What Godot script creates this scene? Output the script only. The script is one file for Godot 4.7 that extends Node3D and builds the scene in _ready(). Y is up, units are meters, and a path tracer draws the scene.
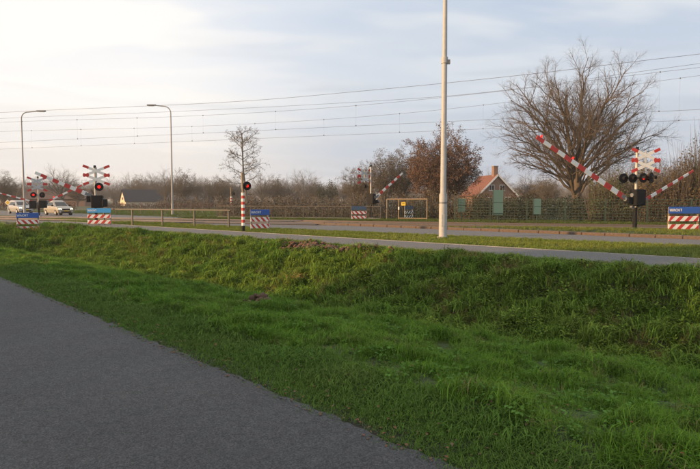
extends Node3D
# A Dutch level crossing seen across a ditch. World: x right, y up, -z away. Eye height 1.6 m above the near road.
# (s, n): along / across the main road.  (t, m): along / across the railway.

const ES := Vector3(.757, 0, .654)
const EN := Vector3(.654, 0, -.757)
const ET := Vector3(.941, 0, .338)
const EM := Vector3(.338, 0, -.941)

var rng := RandomNumberGenerator.new()
var bump_noise := FastNoiseLite.new()
var patch_noise := FastNoiseLite.new()
var names := {}
var M := {}
var boxes := {}

# ------------------------------------------------------------------ geometry collector
class Geo:
	var v := PackedVector3Array()
	var n := PackedVector3Array()
	var c := PackedColorArray()
	var idx := PackedInt32Array()
	var col := Color(1, 1, 1)
	var colored := false

	func tri(a: Vector3, b: Vector3, d: Vector3, nn: Vector3) -> void:
		var i := v.size()
		v.append(a); v.append(b); v.append(d)
		n.append(nn); n.append(nn); n.append(nn)
		if colored:
			c.append(col); c.append(col); c.append(col)
		if (b - a).cross(d - a).dot(nn) > 0.0:
			idx.append(i); idx.append(i + 2); idx.append(i + 1)
		else:
			idx.append(i); idx.append(i + 1); idx.append(i + 2)

	func quad(a: Vector3, b: Vector3, d: Vector3, e: Vector3, nn: Vector3) -> void:
		tri(a, b, d, nn)
		tri(a, d, e, nn)

	func flat(a: Vector3, b: Vector3, d: Vector3, toward: Vector3) -> void:
		var nn := (b - a).cross(d - a).normalized()
		if nn.dot(toward) < 0.0: nn = -nn
		tri(a, b, d, nn)

	# convex polygon extruded along h
	func prism(poly: Array, h: Vector3) -> void:
		var mid := Vector3.ZERO
		for p in poly: mid += p
		mid = mid / poly.size() + h * .5
		for i in range(1, poly.size() - 1):
			flat(poly[0], poly[i], poly[i + 1], -h)
			flat(poly[0] + h, poly[i] + h, poly[i + 1] + h, h)
		for i in poly.size():
			var a: Vector3 = poly[i]
			var b: Vector3 = poly[(i + 1) % poly.size()]
			var o := (a + b) * .5 + h * .5 - mid
			flat(a, b, b + h, o)
			flat(a, b + h, a + h, o)

	func box(center: Vector3, size: Vector3, basis := Basis.IDENTITY) -> void:
		var x := basis.x * size.x * .5
		var y := basis.y * size.y * .5
		var z := basis.z * size.z
		prism([center - x - y - z * .5, center + x - y - z * .5, center + x + y - z * .5, center - x + y - z * .5], z)

	func tube(pts: PackedVector3Array, rad: PackedFloat32Array, sides: int, cap := true) -> void:
		var k := pts.size()
		var base := v.size()
		var d0 := (pts[1] - pts[0]).normalized()
		var ref := Vector3.UP if absf(d0.y) < .9 else Vector3.RIGHT
		var ax := d0.cross(ref).normalized()
		for i in k:
			var d := (pts[mini(i + 1, k - 1)] - pts[maxi(i - 1, 0)]).normalized()
			ax = (ax - d * ax.dot(d)).normalized()
			var ay := d.cross(ax)
			for j in sides:
				var a := TAU * j / sides
				var o := ax * cos(a) + ay * sin(a)
				v.append(pts[i] + o * rad[i])
				n.append(o)
				if colored: c.append(col)
		for i in k - 1:
			for j in sides:
				var a := base + i * sides + j
				var b := base + i * sides + (j + 1) % sides
				idx.append(a); idx.append(a + sides); idx.append(b)
				idx.append(b); idx.append(a + sides); idx.append(b + sides)
		if cap:
			for e in [0, k - 1]:
				var dn := (pts[0] - pts[1]).normalized() if e == 0 else (pts[k - 1] - pts[k - 2]).normalized()
				for j in range(1, sides - 1):
					tri(v[base + e * sides], v[base + e * sides + j], v[base + e * sides + j + 1], dn)

	func rod(a: Vector3, b: Vector3, r0: float, r1: float, sides := 8) -> void:
		tube(PackedVector3Array([a, b]), PackedFloat32Array([r0, r1]), sides)

	func mesh() -> ArrayMesh:
		var arr := []
		arr.resize(Mesh.ARRAY_MAX)
		arr[Mesh.ARRAY_VERTEX] = v
		arr[Mesh.ARRAY_NORMAL] = n
		if colored: arr[Mesh.ARRAY_COLOR] = c
		arr[Mesh.ARRAY_INDEX] = idx
		var m := ArrayMesh.new()
		m.add_surface_from_arrays(Mesh.PRIMITIVE_TRIANGLES, arr)
		return m

# ------------------------------------------------------------------ small helpers
func V(x: float, y: float, d: float) -> Vector3: return Vector3(x, y, -d)
func SN(s: float, n: float, y := 0.0) -> Vector3: return ES * s + EN * n + Vector3(0, y, 0)
func TM(t: float, m: float, y := 0.0) -> Vector3: return ET * t + EM * m + Vector3(0, y, 0)

func lin(r: float, g: float, b: float) -> Color: return Color(r, g, b).linear_to_srgb()

func mat(key: String, color: Color, rough := .8, metal := 0.0) -> StandardMaterial3D:
	if M.has(key): return M[key]
	var m := StandardMaterial3D.new()
	m.albedo_color = color
	m.roughness = rough
	m.metallic = metal
	M[key] = m
	return m

func noise_image(freq: float, size: int, seed_: int, kind := FastNoiseLite.TYPE_SIMPLEX_SMOOTH, octaves := 4) -> Image:
	var f := FastNoiseLite.new()
	f.noise_type = kind
	f.frequency = freq
	f.seed = seed_
	f.fractal_octaves = octaves
	return f.get_seamless_image(size, size)

# greyscale noise remapped between two colours
func tone_texture(img: Image, lo: Color, hi: Color, speck := 0.0, seed_ := 1) -> ImageTexture:
	var w := img.get_width()
	var h := img.get_height()
	var src := img.duplicate() as Image
	src.convert(Image.FORMAT_L8)
	var data := src.get_data()
	var out := PackedByteArray()
	out.resize(w * h * 3)
	var r := RandomNumberGenerator.new()
	r.seed = seed_
	for i in w * h:
		var t := data[i] / 255.0
		if speck > 0.0: t = clampf(t + (r.randf() - .5) * speck, 0, 1)
		out[i * 3] = int(255 * lerpf(lo.r, hi.r, t))
		out[i * 3 + 1] = int(255 * lerpf(lo.g, hi.g, t))
		out[i * 3 + 2] = int(255 * lerpf(lo.b, hi.b, t))
	var im := Image.create_from_data(w, h, false, Image.FORMAT_RGB8, out)
	return ImageTexture.create_from_image(im)

func textured(key: String, tex: Texture2D, metres: float, rough := .9) -> StandardMaterial3D:
	var m := mat(key, Color.WHITE, rough)
	m.albedo_texture = tex
	m.uv1_triplanar = true
	m.uv1_world_triplanar = true
	m.uv1_scale = Vector3.ONE / metres
	return m

func numbered(called: String) -> String:
	var k: int = names.get(called, 0)
	names[called] = k + 1
	return called if k == 0 else "%s_%03d" % [called, k]

func thing(called: String, label: String, category: String, at := Vector3.ZERO, turn := 0.0, group := "") -> Node3D:
	var o := Node3D.new()
	o.name = numbered(called)
	add_child(o)
	o.position = at
	o.rotation.y = turn
	tag(o, label, category, group)
	return o

func tag(o: Node, label: String, category: String, group := "", kind := "") -> void:
	o.set_meta("label", label)
	o.set_meta("category", category)
	if group: o.set_meta("group", group)
	if kind: o.set_meta("kind", kind)

func part(parent: Node, called: String, mesh: Mesh, m: Material, xf := Transform3D.IDENTITY) -> MeshInstance3D:
	var o := MeshInstance3D.new()
	o.name = called
	o.mesh = mesh
	o.material_override = m
	o.transform = xf
	parent.add_child(o, true)
	return o

func top(called: String, mesh: Mesh, m: Material, label: String, category: String, group := "", kind := "") -> MeshInstance3D:
	var o := part(self, numbered(called), mesh, m)
	tag(o, label, category, group, kind)
	return o

func structure(called: String, mesh: Mesh, m: Material, label := "", category := "") -> MeshInstance3D:
	var o := part(self, numbered(called), mesh, m)
	o.set_meta("kind", "structure")
	if label: tag(o, label, category)
	return o

# box with chamfered edges, shared between alike pieces
func bx(size: Vector3, bevel := .006) -> ArrayMesh:
	var key := "%v %f" % [size, bevel]
	if boxes.has(key): return boxes[key]
	var g := Geo.new()
	var h := size * .5
	var b := minf(bevel, minf(h.x, minf(h.y, h.z)) * .45)
	for ax in 3:
		for sg in [-1.0, 1.0]:
			var n := Vector3.ZERO; n[ax] = sg
			var a1 := (ax + 1) % 3
			var a2 := (ax + 2) % 3
			var q := []
			for k in [[-1, -1], [1, -1], [1, 1], [-1, 1]]:
				var p := Vector3.ZERO
				p[ax] = sg * h[ax]; p[a1] = k[0] * (h[a1] - b); p[a2] = k[1] * (h[a2] - b)
				q.append(p)
			g.quad(q[0], q[1], q[2], q[3], n)
	for ax in 3:
		var a1 := (ax + 1) % 3
		var a2 := (ax + 2) % 3
		for s1 in [-1.0, 1.0]:
			for s2 in [-1.0, 1.0]:
				var q := []
				for e in [-1.0, 1.0]:
					var p1 := Vector3.ZERO
					p1[ax] = e * (h[ax] - b); p1[a1] = s1 * h[a1]; p1[a2] = s2 * (h[a2] - b)
					var p2 := Vector3.ZERO
					p2[ax] = e * (h[ax] - b); p2[a1] = s1 * (h[a1] - b); p2[a2] = s2 * h[a2]
					q.append(p1); q.append(p2)
				var n := Vector3.ZERO; n[a1] = s1; n[a2] = s2
				g.quad(q[0], q[1], q[3], q[2], n.normalized())
	for sx in [-1.0, 1.0]:
		for sy in [-1.0, 1.0]:
			for sz in [-1.0, 1.0]:
				g.tri(Vector3(sx * h.x, sy * (h.y - b), sz * (h.z - b)), Vector3(sx * (h.x - b), sy * h.y, sz * (h.z - b)), Vector3(sx * (h.x - b), sy * (h.y - b), sz * h.z), Vector3(sx, sy, sz).normalized())
	boxes[key] = g.mesh()
	return boxes[key]

func pbox(parent: Node, called: String, center: Vector3, size: Vector3, m: Material, basis := Basis.IDENTITY, bevel := .006) -> MeshInstance3D:
	return part(parent, called, bx(size, bevel), m, Transform3D(basis, center))

func rod_mesh(a: Vector3, b: Vector3, r0: float, r1: float, sides := 10) -> ArrayMesh:
	var g := Geo.new()
	g.rod(a, b, r0, r1, sides)
	return g.mesh()

func disc_mesh(r: float, depth: float, sides := 20) -> ArrayMesh:   # short drum along +z
	return rod_mesh(Vector3(0, 0, -depth * .5), Vector3(0, 0, depth * .5), r, r, sides)

func smooth(a: float, b: float, x: float) -> float: return smoothstep(a, b, x)

# ------------------------------------------------------------------ the lie of the land
func road_edge(s: float) -> float:
	var q := clampf(s, -45.0, 25.0)
	return 2.68 - .1 * q + .03 * patch_noise.get_noise_1d(q * 9.0) + .05 * patch_noise.get_noise_1d(q * 55.0)

func height(s: float, n: float) -> float:
	var open := smooth(-34.0, -28.5, s)
	var y := 0.0
	if n < 18.0:
		var e := road_edge(s)
		var verge := -.35 * smooth(e + .6, 7.4, n) * open
		var cut := 0.0
		if n > 6.9 and n < 14.4:
			var down := smooth(6.9, 9.3, n)
			var up := smooth(9.6, 14.3, n)
			cut = (-.95 * down) * open
			y = lerpf(verge + cut, 0.0, up)
		elif n >= 14.4: y = 0.0
		else: y = verge
		var rough := smooth(e + .1, e + 1.2, n) * (1.0 - smooth(14.0, 14.6, n))
		var steep := smooth(9.0, 10.5, n) * (1.0 - smooth(13.2, 14.4, n))
		y += rough * (bump_noise.get_noise_2d(s * 1.0, n * 1.0) * .10 + bump_noise.get_noise_2d(s * 3.6, n * 3.6) * .09)
		y += steep * (bump_noise.get_noise_2d(s * 2.2 + 90.0, n * 2.2) * .3 + bump_noise.get_noise_2d(s * 5.0, n * 5.0 + 30.0) * .12)
	elif n > 26.2:
		var p := SN(s, n)
		var m := p.dot(EM)
		var rise := smooth(26.2, 27.2, n) * smooth(-25.5, -23.0, s) * (1.0 - smooth(30.2, 31.6, m))
		y = .19 * rise + bump_noise.get_noise_2d(s * 1.3, n * 1.3) * .03 * rise
	elif n > 17.6 and n < 20.8:
		y = bump_noise.get_noise_2d(s, n) * .05 * smooth(17.6, 18.2, n) * (1.0 - smooth(20.2, 20.8, n))
	return y

func ground_at(p: Vector3) -> float:
	return height(p.dot(ES), p.dot(EN))

func sky_image() -> ImageTexture:
	var f1 := FastNoiseLite.new()
	f1.seed = 11; f1.frequency = 1.0; f1.fractal_octaves = 5; f1.noise_type = FastNoiseLite.TYPE_SIMPLEX_SMOOTH
	var f2 := FastNoiseLite.new()
	f2.seed = 23; f2.frequency = 1.0; f2.fractal_octaves = 4
	var W := 2048
	var H := 1024
	var img := Image.create(W, H, false, Image.FORMAT_RGBF)
	img.fill(Color(.16, .17, .15))
	var sun := Vector3(-.95, .225, .30).normalized()
	var x0 := int(W * .14) / 4 * 4
	var x1 := W - x0
	var y := 0
	while y < H / 2 + 4:
		var el := PI * (.5 - (y + .5) / H)
		var x := 0
		var fine_row := el < .55
		while x < W:
			# column 0 of a panorama looks along -z
			var step := 1 if (fine_row and (x < x0 or x >= x1)) else 4
			var rows := 1
			var az := TAU * (x + step * .5) / W
			if az > PI: az -= TAU
			img.fill_rect(Rect2i(x, y, step, rows), sky_color(az, maxf(el, .002), sun, f1, f2))
			x += step
		y += 1
	return ImageTexture.create_from_image(img)

func sky_color(az: float, el: float, sun: Vector3, f1: FastNoiseLite, f2: FastNoiseLite) -> Color:
	var d := Vector3(sin(az) * cos(el), sin(el), -cos(az) * cos(el))
	var w := smoothstep(-.62, .72, d.dot(sun))          # 0 away from the sun .. 1 round it
	var up := smoothstep(0.0, .42, el)
	var clear := Color(.375, .445, .55).lerp(Color(.615, .645, .69), smoothstep(.0, .55, w))
	clear = clear.lerp(Color(.37, .45, .57), .3 * up)
	var k := 1.0 / (d.y + .16)
	var px := d.x * k
	var pz := d.z * k
	# high veil, stretched streaks
	var veil := f1.get_noise_2d(px * .55 + 3.0, pz * 1.15 + 1.0) * .5 + .5
	var wisp := f2.get_noise_2d(px * 1.1 + 7.0 + pz * .5, pz * 3.2) * .5 + .5
	var veil_amount := smoothstep(.34, .66, veil) * .62 + smoothstep(.42, .70, wisp) * .6
	var white := Color(.53, .565, .61).lerp(Color(.745, .73, .71), smoothstep(.10, .58, w))
	var c := clear.lerp(white, clampf(veil_amount + .4 * smoothstep(.2, .65, w), 0, 1))
	# bright band low over the horizon, then dull layered cloud under it
	var band := exp(-pow((el - .16) / .10, 2.0))
	c = c.lerp(Color(.50, .54, .59).lerp(Color(.78, .755, .725), smoothstep(.10, .55, w)), band * .72)
	var layer := f2.get_noise_2d(az * 1.6, el * 24.0 + 4.0) * .5 + .5
	var layer2 := f1.get_noise_2d(az * 2.2 + 5.0, el * 34.0) * .5 + .5
	var low := 1.0 - smoothstep(.035, .20, el + (layer - .5) * .10)
	var dull := Color(.34, .385, .45).lerp(Color(.62, .59, .56), smoothstep(.02, .45, w))
	c = c.lerp(dull, low * .82)
	var streak := smoothstep(.52, .75, layer2) * (1.0 - smoothstep(.10, .24, el))
	c = c.lerp(Color(.48, .51, .56).lerp(Color(.78, .73, .66), smoothstep(.1, .5, w)), streak * .55)
	var grey := smoothstep(.55, .8, layer) * smoothstep(.03, .08, el) * (1.0 - smoothstep(.2, .3, el))
	c = c.lerp(Color(.40, .44, .50).lerp(Color(.60, .595, .595), smoothstep(.1, .6, w)), grey * .5)
	return c

# ------------------------------------------------------------------ trees
var tg_wood: Geo
var tg_twig: Geo
var tg_leaf: Geo

func grow(p: Vector3, dir: Vector3, length: float, r: float, level: int, P: Dictionary) -> void:
	var segs: int = [6, 5, 4, 3, 2, 2][level]
	var pts := PackedVector3Array([p])
	var rad := PackedFloat32Array([r])
	var d := dir
	var q := p
	var rend := r * (.42 if level < 3 else .3)
	for i in segs:
		var wob: float = P.wobble * (1.0 + .3 * level)
		d = (d + Vector3(rng.randf_range(-wob, wob), rng.randf_range(-wob, wob) + P.lift[level], rng.randf_range(-wob, wob))).normalized()
		q += d * length / segs
		pts.append(q)
		rad.append(lerpf(r, rend, float(i + 1) / segs))
	finish(pts, rad, length, r, level, P)

func finish(pts: PackedVector3Array, rad: PackedFloat32Array, length: float, r: float, level: int, P: Dictionary) -> void:
	var segs := pts.size() - 1
	var sides: int = [8, 6, 5, 3, 3, 3][level]
	var g := tg_wood if level < 2 else tg_twig
	g.tube(pts, rad, sides, false)
	if P.leaves > 0 and level >= P.levels - 2:
		for i in range(P.leaves):
			var t := rng.randf()
			var k := mini(int(t * segs), segs - 1)
			var a := pts[k].lerp(pts[k + 1], t * segs - k) + Vector3(rng.randf_range(-.12, .12), rng.randf_range(-.15, .08), rng.randf_range(-.12, .12))
			leaf(a, P.leaf_size * rng.randf_range(.6, 1.3))
	if level >= P.levels - 1: return
	var kids: int = P.kids[level]
	var az := rng.randf() * TAU
	for i in kids:
		var t: float = P.first[level] + (1.0 - P.first[level]) * (i + rng.randf()) / kids
		t = minf(t, .98)
		var k := mini(int(t * segs), segs - 1)
		var f := t * segs - k
		var at := pts[k].lerp(pts[k + 1], f)
		var ra := lerpf(rad[k], rad[k + 1], f)
		var along := (pts[k + 1] - pts[k]).normalized()
		az += 2.4 + rng.randf_range(-.5, .5)
		var ref := Vector3.UP if absf(along.y) < .95 else Vector3.RIGHT
		var e1 := along.cross(ref).normalized()
		var e2 := along.cross(e1)
		var ang: float = deg_to_rad(P.angle[level]) * rng.randf_range(.7, 1.25)
		var cd := (along * cos(ang) + (e1 * cos(az) + e2 * sin(az)) * sin(ang)).normalized()
		var cl: float = length * P.ratio[level] * rng.randf_range(.75, 1.2) * (1.15 - .55 * (t - P.first[level]))
		grow(at, cd, cl, minf(ra * .72, maxf(r * P.thin[level], .006)), level + 1, P)

func leaf(a: Vector3, size: float) -> void:
	var n := Vector3(rng.randf_range(-1, 1), rng.randf_range(-1, 1), rng.randf_range(-1, 1)).normalized()
	var e1 := n.cross(Vector3(rng.randf_range(-1, 1), rng.randf_range(-1, 1), .3)).normalized() * size
	var e2 := n.cross(e1).normalized() * size * .6
	tg_leaf.quad(a - e1, a - e2, a + e1, a + e2, n)

func tree_meshes(seed_: int, P: Dictionary) -> Array:
	rng.seed = seed_
	tg_wood = Geo.new(); tg_twig = Geo.new(); tg_leaf = Geo.new()
	for k in range(P.get("stems", 1)):
		var lean := Vector3(rng.randf_range(-1, 1), 0, rng.randf_range(-1, 1)) * float(P.get("lean", .05))
		var off := Vector3(rng.randf_range(-1, 1), 0, rng.randf_range(-1, 1)) * float(P.get("foot", 0.0))
		grow(off + Vector3(0, -.15, 0), (Vector3.UP + lean).normalized(), P.trunk * rng.randf_range(.85, 1.1), P.radius * rng.randf_range(.8, 1.1), 0, P)
	return [tg_wood.mesh(), tg_twig.mesh() if tg_twig.v.size() else null, tg_leaf.mesh() if tg_leaf.v.size() else null]

# short trunk whose limbs reach out to the rim of a rounded crown
func crowned_tree(seed_: int, trunk_h: float, cy: float, rx: float, ry: float, limbs: int, r: float, P: Dictionary) -> Array:
	rng.seed = seed_
	tg_wood = Geo.new(); tg_twig = Geo.new(); tg_leaf = Geo.new()
	var tp := PackedVector3Array()
	var tr := PackedFloat32Array()
	for i in 6:
		var f := i / 5.0
		tp.append(Vector3(rng.randf_range(-.06, .06) * trunk_h * .3, -.15 + f * (trunk_h + .15), rng.randf_range(-.06, .06) * trunk_h * .3))
		tr.append(r * (1.25 if i == 0 else 1.0 - .3 * f))
	tg_wood.tube(tp, tr, 9)
	for i in limbs:
		var yy: float = 1.0 - float(P.get("wrap", 1.42)) * (i + .5) / limbs
		var q := sqrt(maxf(0.0, 1.0 - yy * yy))
		var az := i * 2.39996 + rng.randf_range(-.25, .25)
		var end := Vector3(0, cy, 0) + Vector3(cos(az) * q * rx, yy * ry, sin(az) * q * rx) * rng.randf_range(.72, 1.02)
		var hi := clampf((yy + .5) / 1.5, 0, 1)
		var start := tp[2].lerp(tp[5], minf(1.0, hi * 1.15))
		var dist := start.distance_to(end)
		var ctrl := start + (end - start) * .38 + Vector3.UP * dist * .2 * (1.0 - yy * .6)
		var pts := PackedVector3Array()
		var rad := PackedFloat32Array()
		var r0 := r * rng.randf_range(.2, .36)
		for k in 9:
			var f := k / 8.0
			var b := start.lerp(ctrl, f).lerp(ctrl.lerp(end, f), f)
			if k > 0: b += Vector3(rng.randf_range(-1, 1), rng.randf_range(-1, 1), rng.randf_range(-1, 1)) * dist * .022
			pts.append(b)
			rad.append(lerpf(r0, r0 * .16, f))
		finish(pts, rad, dist, r0, 1, P)
	return [tg_wood.mesh(), tg_twig.mesh(), tg_leaf.mesh() if tg_leaf.v.size() else null]

func plant_tree(called: String, meshes: Array, at: Vector3, scale_: float, turn: float, label: String, group: String, wood: Material, leafmat: Material, category := "tree", squash := 1.0) -> Node3D:
	var o := thing(called, label, category, at, turn, group)
	var xf := Transform3D(Basis.IDENTITY.scaled(Vector3(scale_ * squash, scale_, scale_ * squash)), Vector3.ZERO)
	part(o, "trunk", meshes[0], wood, xf)
	if meshes[1]:
		var c := part(o, "crown", meshes[1], wood, xf)
		if meshes[2]: part(c, "leaves", meshes[2], leafmat)
	return o

# ------------------------------------------------------------------ grass
func tuft(seed_: int, blades: int, spread: float, h: float, w: float, droop: float, stiff := .5) -> ArrayMesh:
	rng.seed = seed_
	var g := Geo.new()
	g.colored = true
	for i in blades:
		var a := rng.randf() * TAU
		var rr := sqrt(rng.randf()) * spread
		var root := Vector3(cos(a) * rr, -.02, sin(a) * rr)
		var la := rng.randf() * TAU
		var out := Vector3(cos(la), 0, sin(la))
		var hh := h * rng.randf_range(.55, 1.15)
		var side := Vector3(-out.z, 0, out.x).rotated(Vector3.UP, rng.randf_range(-.6, .6)) * w * .5 * rng.randf_range(.7, 1.3)
		var mid := root + Vector3.UP * hh * .62 + out * hh * droop * .28
		var m2 := root + Vector3.UP * hh * (.95 - droop * .25) + out * hh * droop * .75
		var tip := root + Vector3.UP * hh * (1.0 - droop * .45) + out * hh * droop * 1.25
		var nn := (Vector3.UP * stiff + out * -.8).normalized()
		var tint := rng.randf_range(.75, 1.25)
		g.col = Color(tint, tint * rng.randf_range(.93, 1.05), tint)
		g.quad(root - side, root + side, mid + side, mid - side, nn)
		g.quad(mid - side, mid + side, m2 + side * .6, m2 - side * .6, nn)
		g.tri(m2 - side * .6, m2 + side * .6, tip, nn)
	return g.mesh()

func weed(seed_: int, leaves: int, spread: float, h: float, size: float) -> ArrayMesh:
	rng.seed = seed_
	var g := Geo.new()
	g.colored = true
	for i in leaves:
		var a := rng.randf() * TAU
		var out := Vector3(cos(a), 0, sin(a))
		var base := out * spread * rng.randf() + Vector3.UP * h * rng.randf_range(.15, 1.0)
		var l := size * rng.randf_range(.6, 1.3)
		var dir := (out + Vector3.UP * rng.randf_range(-.5, .7)).normalized()
		var side := dir.cross(Vector3.UP).normalized() * l * .3
		var up := side.cross(dir).normalized()
		if up.y < 0: up = -up
		var mid := base + dir * l * .5 + up * l * .08
		var tint := rng.randf_range(.7, 1.3)
		g.col = Color(tint, tint, tint)
		g.quad(base, mid - side, base + dir * l, mid + side, up)
	return g.mesh()

func scatter(called: String, mesh: Mesh, m: Material, xfs: Array, cols: Array, label: String, category: String) -> void:
	var mm := MultiMesh.new()
	mm.transform_format = MultiMesh.TRANSFORM_3D
	mm.use_colors = true
	mm.mesh = mesh
	mm.instance_count = xfs.size()
	for i in xfs.size():
		mm.set_instance_transform(i, xfs[i])
		mm.set_instance_color(i, cols[i])
	var o := MultiMeshInstance3D.new()
	o.name = numbered(called)
	o.multimesh = mm
	o.material_override = m
	add_child(o)
	tag(o, label, category, "", "stuff")

func tuft_xf(p: Vector3, sc: float, lean := .15) -> Transform3D:
	var b := Basis(Vector3.UP, rng.randf() * TAU)
	b = Basis(Vector3(rng.randf_range(-1, 1), 0, rng.randf_range(-1, 1)).normalized(), rng.randf() * lean) * b
	return Transform3D(b.scaled(Vector3.ONE * sc), p)

# ------------------------------------------------------------------ street furniture
func yaw_basis(deg: float) -> Basis: return Basis(Vector3.UP, deg_to_rad(deg))

func crossbuck(parent: Node, at: Vector3, yaw: float, size: float, back := false) -> void:
	var b := yaw_basis(yaw)
	var white: Material = M.white_paint if not back else M.zinc
	var c := part(parent, "crossbuck", bx(Vector3(.07, size * .62, .05)), M.zinc, Transform3D(b, at - b.z * .03))
	var lay := 0
	for oy in [size * .165, -size * .165]:
		for sg in [1.0, -1.0]:
			var r := Basis(Vector3(0, 0, 1), sg * deg_to_rad(23.0))
			var z := .012 + lay * .014
			lay += 1
			pbox(c, "white_bar", Vector3(0, oy, z), Vector3(size * .60, size * .098, .012), white, r, .003)
			for e in [-1.0, 1.0]:
				pbox(c, "red_tip", Vector3(0, oy, z) + r.x * e * size * .41, Vector3(size * .22, size * .098, .012), M.red_paint, r, .003)

func lamp_head(parent: Node, at: Vector3, yaw: float, r: float, lit: bool, pitch := 0.0) -> void:
	var b := yaw_basis(yaw) * Basis(Vector3.RIGHT, pitch)
	var h := part(parent, "lamp_head", disc_mesh(r, .05), M.black_paint, Transform3D(b, at))
	part(h, "housing", rod_mesh(Vector3(0, 0, -.16), Vector3(0, 0, -.02), r * .45, r * .55, 14), M.black_paint)
	# visor: a half tube over the lens
	var g := Geo.new()
	var k := 12
	for i in k:
		var a0 := PI * (-.1 + 1.2 * i / k)
		var a1 := PI * (-.1 + 1.2 * (i + 1) / k)
		var rr := r * .5
		var p0 := Vector3(cos(a0) * rr, sin(a0) * rr, .024)
		var p1 := Vector3(cos(a1) * rr, sin(a1) * rr, .024)
		var o := Vector3(0, -.02, .2)
		g.quad(p0, p1, p1 + o, p0 + o, (p0 + p1).normalized())
	part(h, "visor", g.mesh(), M.black_paint)
	part(h, "lens", rod_mesh(Vector3(0, 0, .026), Vector3(0, 0, .045), r * .36, r * .26, 16), M.red_glow if lit else M.red_dark)

func barrier_arm(parent: Node, a: Vector3, b: Vector3, stripes: int, w: float, counter: float, lamps: Array, first_red := true) -> void:
	var d := (b - a).normalized()
	var side := d.cross(Vector3.UP).normalized()
	var up := side.cross(d)
	var bas := Basis(d, up, side)
	var L := a.distance_to(b)
	var g := Geo.new()
	g.box(Vector3(-counter * .5 + .1, 0, 0), Vector3(counter + .2, w * .7, .06))
	g.box(Vector3(-counter * .8, -.03, 0), Vector3(counter * .35, w * 1.6, .16))
	var arm := part(parent, "barrier_arm", g.mesh(), M.zinc_dark, Transform3D(bas, a))
	for i in stripes:
		var red := (i % 2 == 0) == first_red
		var seg := L / stripes
		var ta := w * (1.0 - .35 * (i + .5) / stripes)
		pbox(arm, "red_stripe" if red else "white_stripe", Vector3((i + .5) * seg + .05, 0, 0), Vector3(seg - .002, ta, .045), M.red_paint if red else M.white_paint, Basis.IDENTITY, .008)
	for t in lamps:
		part(arm, "arm_lamp", rod_mesh(Vector3(L * t, w * .4, .03), Vector3(L * t, w * .4 + .11, .03), .05, .04, 10), M.red_glow)

func crossing_signal(label: String, at: Vector3, post_h: float, heads: Array, cross: Array, arms: Array, cabinet: Array, base_h := .5) -> Node3D:
	var o := thing("crossing_signal", label, "crossing signal", at, 0.0, "signals guarding the level crossing")
	part(o, "foundation", bx(Vector3(.42, .16, .42), .02), M.concrete, Transform3D(Basis.IDENTITY, Vector3(0, .05, 0)))
	part(o, "post", rod_mesh(Vector3(0, 1.1, 0), Vector3(0, post_h, 0), .062, .058, 14), M.post_paint)
	part(o, "lower_post", rod_mesh(Vector3(0, .1, 0), Vector3(0, 1.14, 0), .1, .09, 12), M.black_paint)
	part(o, "post_cap", rod_mesh(Vector3(0, post_h - .02, 0), Vector3(0, post_h + .14, 0), .09, .075, 10), M.black_paint)
	for c in cabinet:
		var k := pbox(o, "drive_cabinet", c[0], c[1], M.black_paint, yaw_basis(c[2]), .03)
		pbox(k, "cabinet_door", Vector3(0, -.02, c[1].z * .5 + .008), Vector3(c[1].x * .8, c[1].y * .8, .016), M.black_paint, Basis.IDENTITY, .01)
		part(k, "hinge_drum", rod_mesh(Vector3(-c[1].x * .62, c[1].y * .15, 0), Vector3(c[1].x * .62, c[1].y * .15, 0), .1, .1, 14), M.zinc_dark)
	for h in heads:
		lamp_head(o, h[0], h[1], h[2], h[3])
	if heads.size() > 1:
		var lo := Vector3(1e9, 0, 0)
		var hi := Vector3(-1e9, 0, 0)
		for h in heads:
			if h[0].x < lo.x: lo = h[0]
			if h[0].x > hi.x: hi = h[0]
		part(o, "cross_bracket", rod_mesh(lo + Vector3(0, 0, -.1), hi + Vector3(0, 0, -.1), .03, .03, 8), M.black_paint)
	if cross.size(): crossbuck(o, cross[0], cross[1], cross[2], cross[3])
	for a in arms:
		barrier_arm(o, a[0], a[1], a[2], a[3], a[4], a[5], a[6])
	return o

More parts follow.
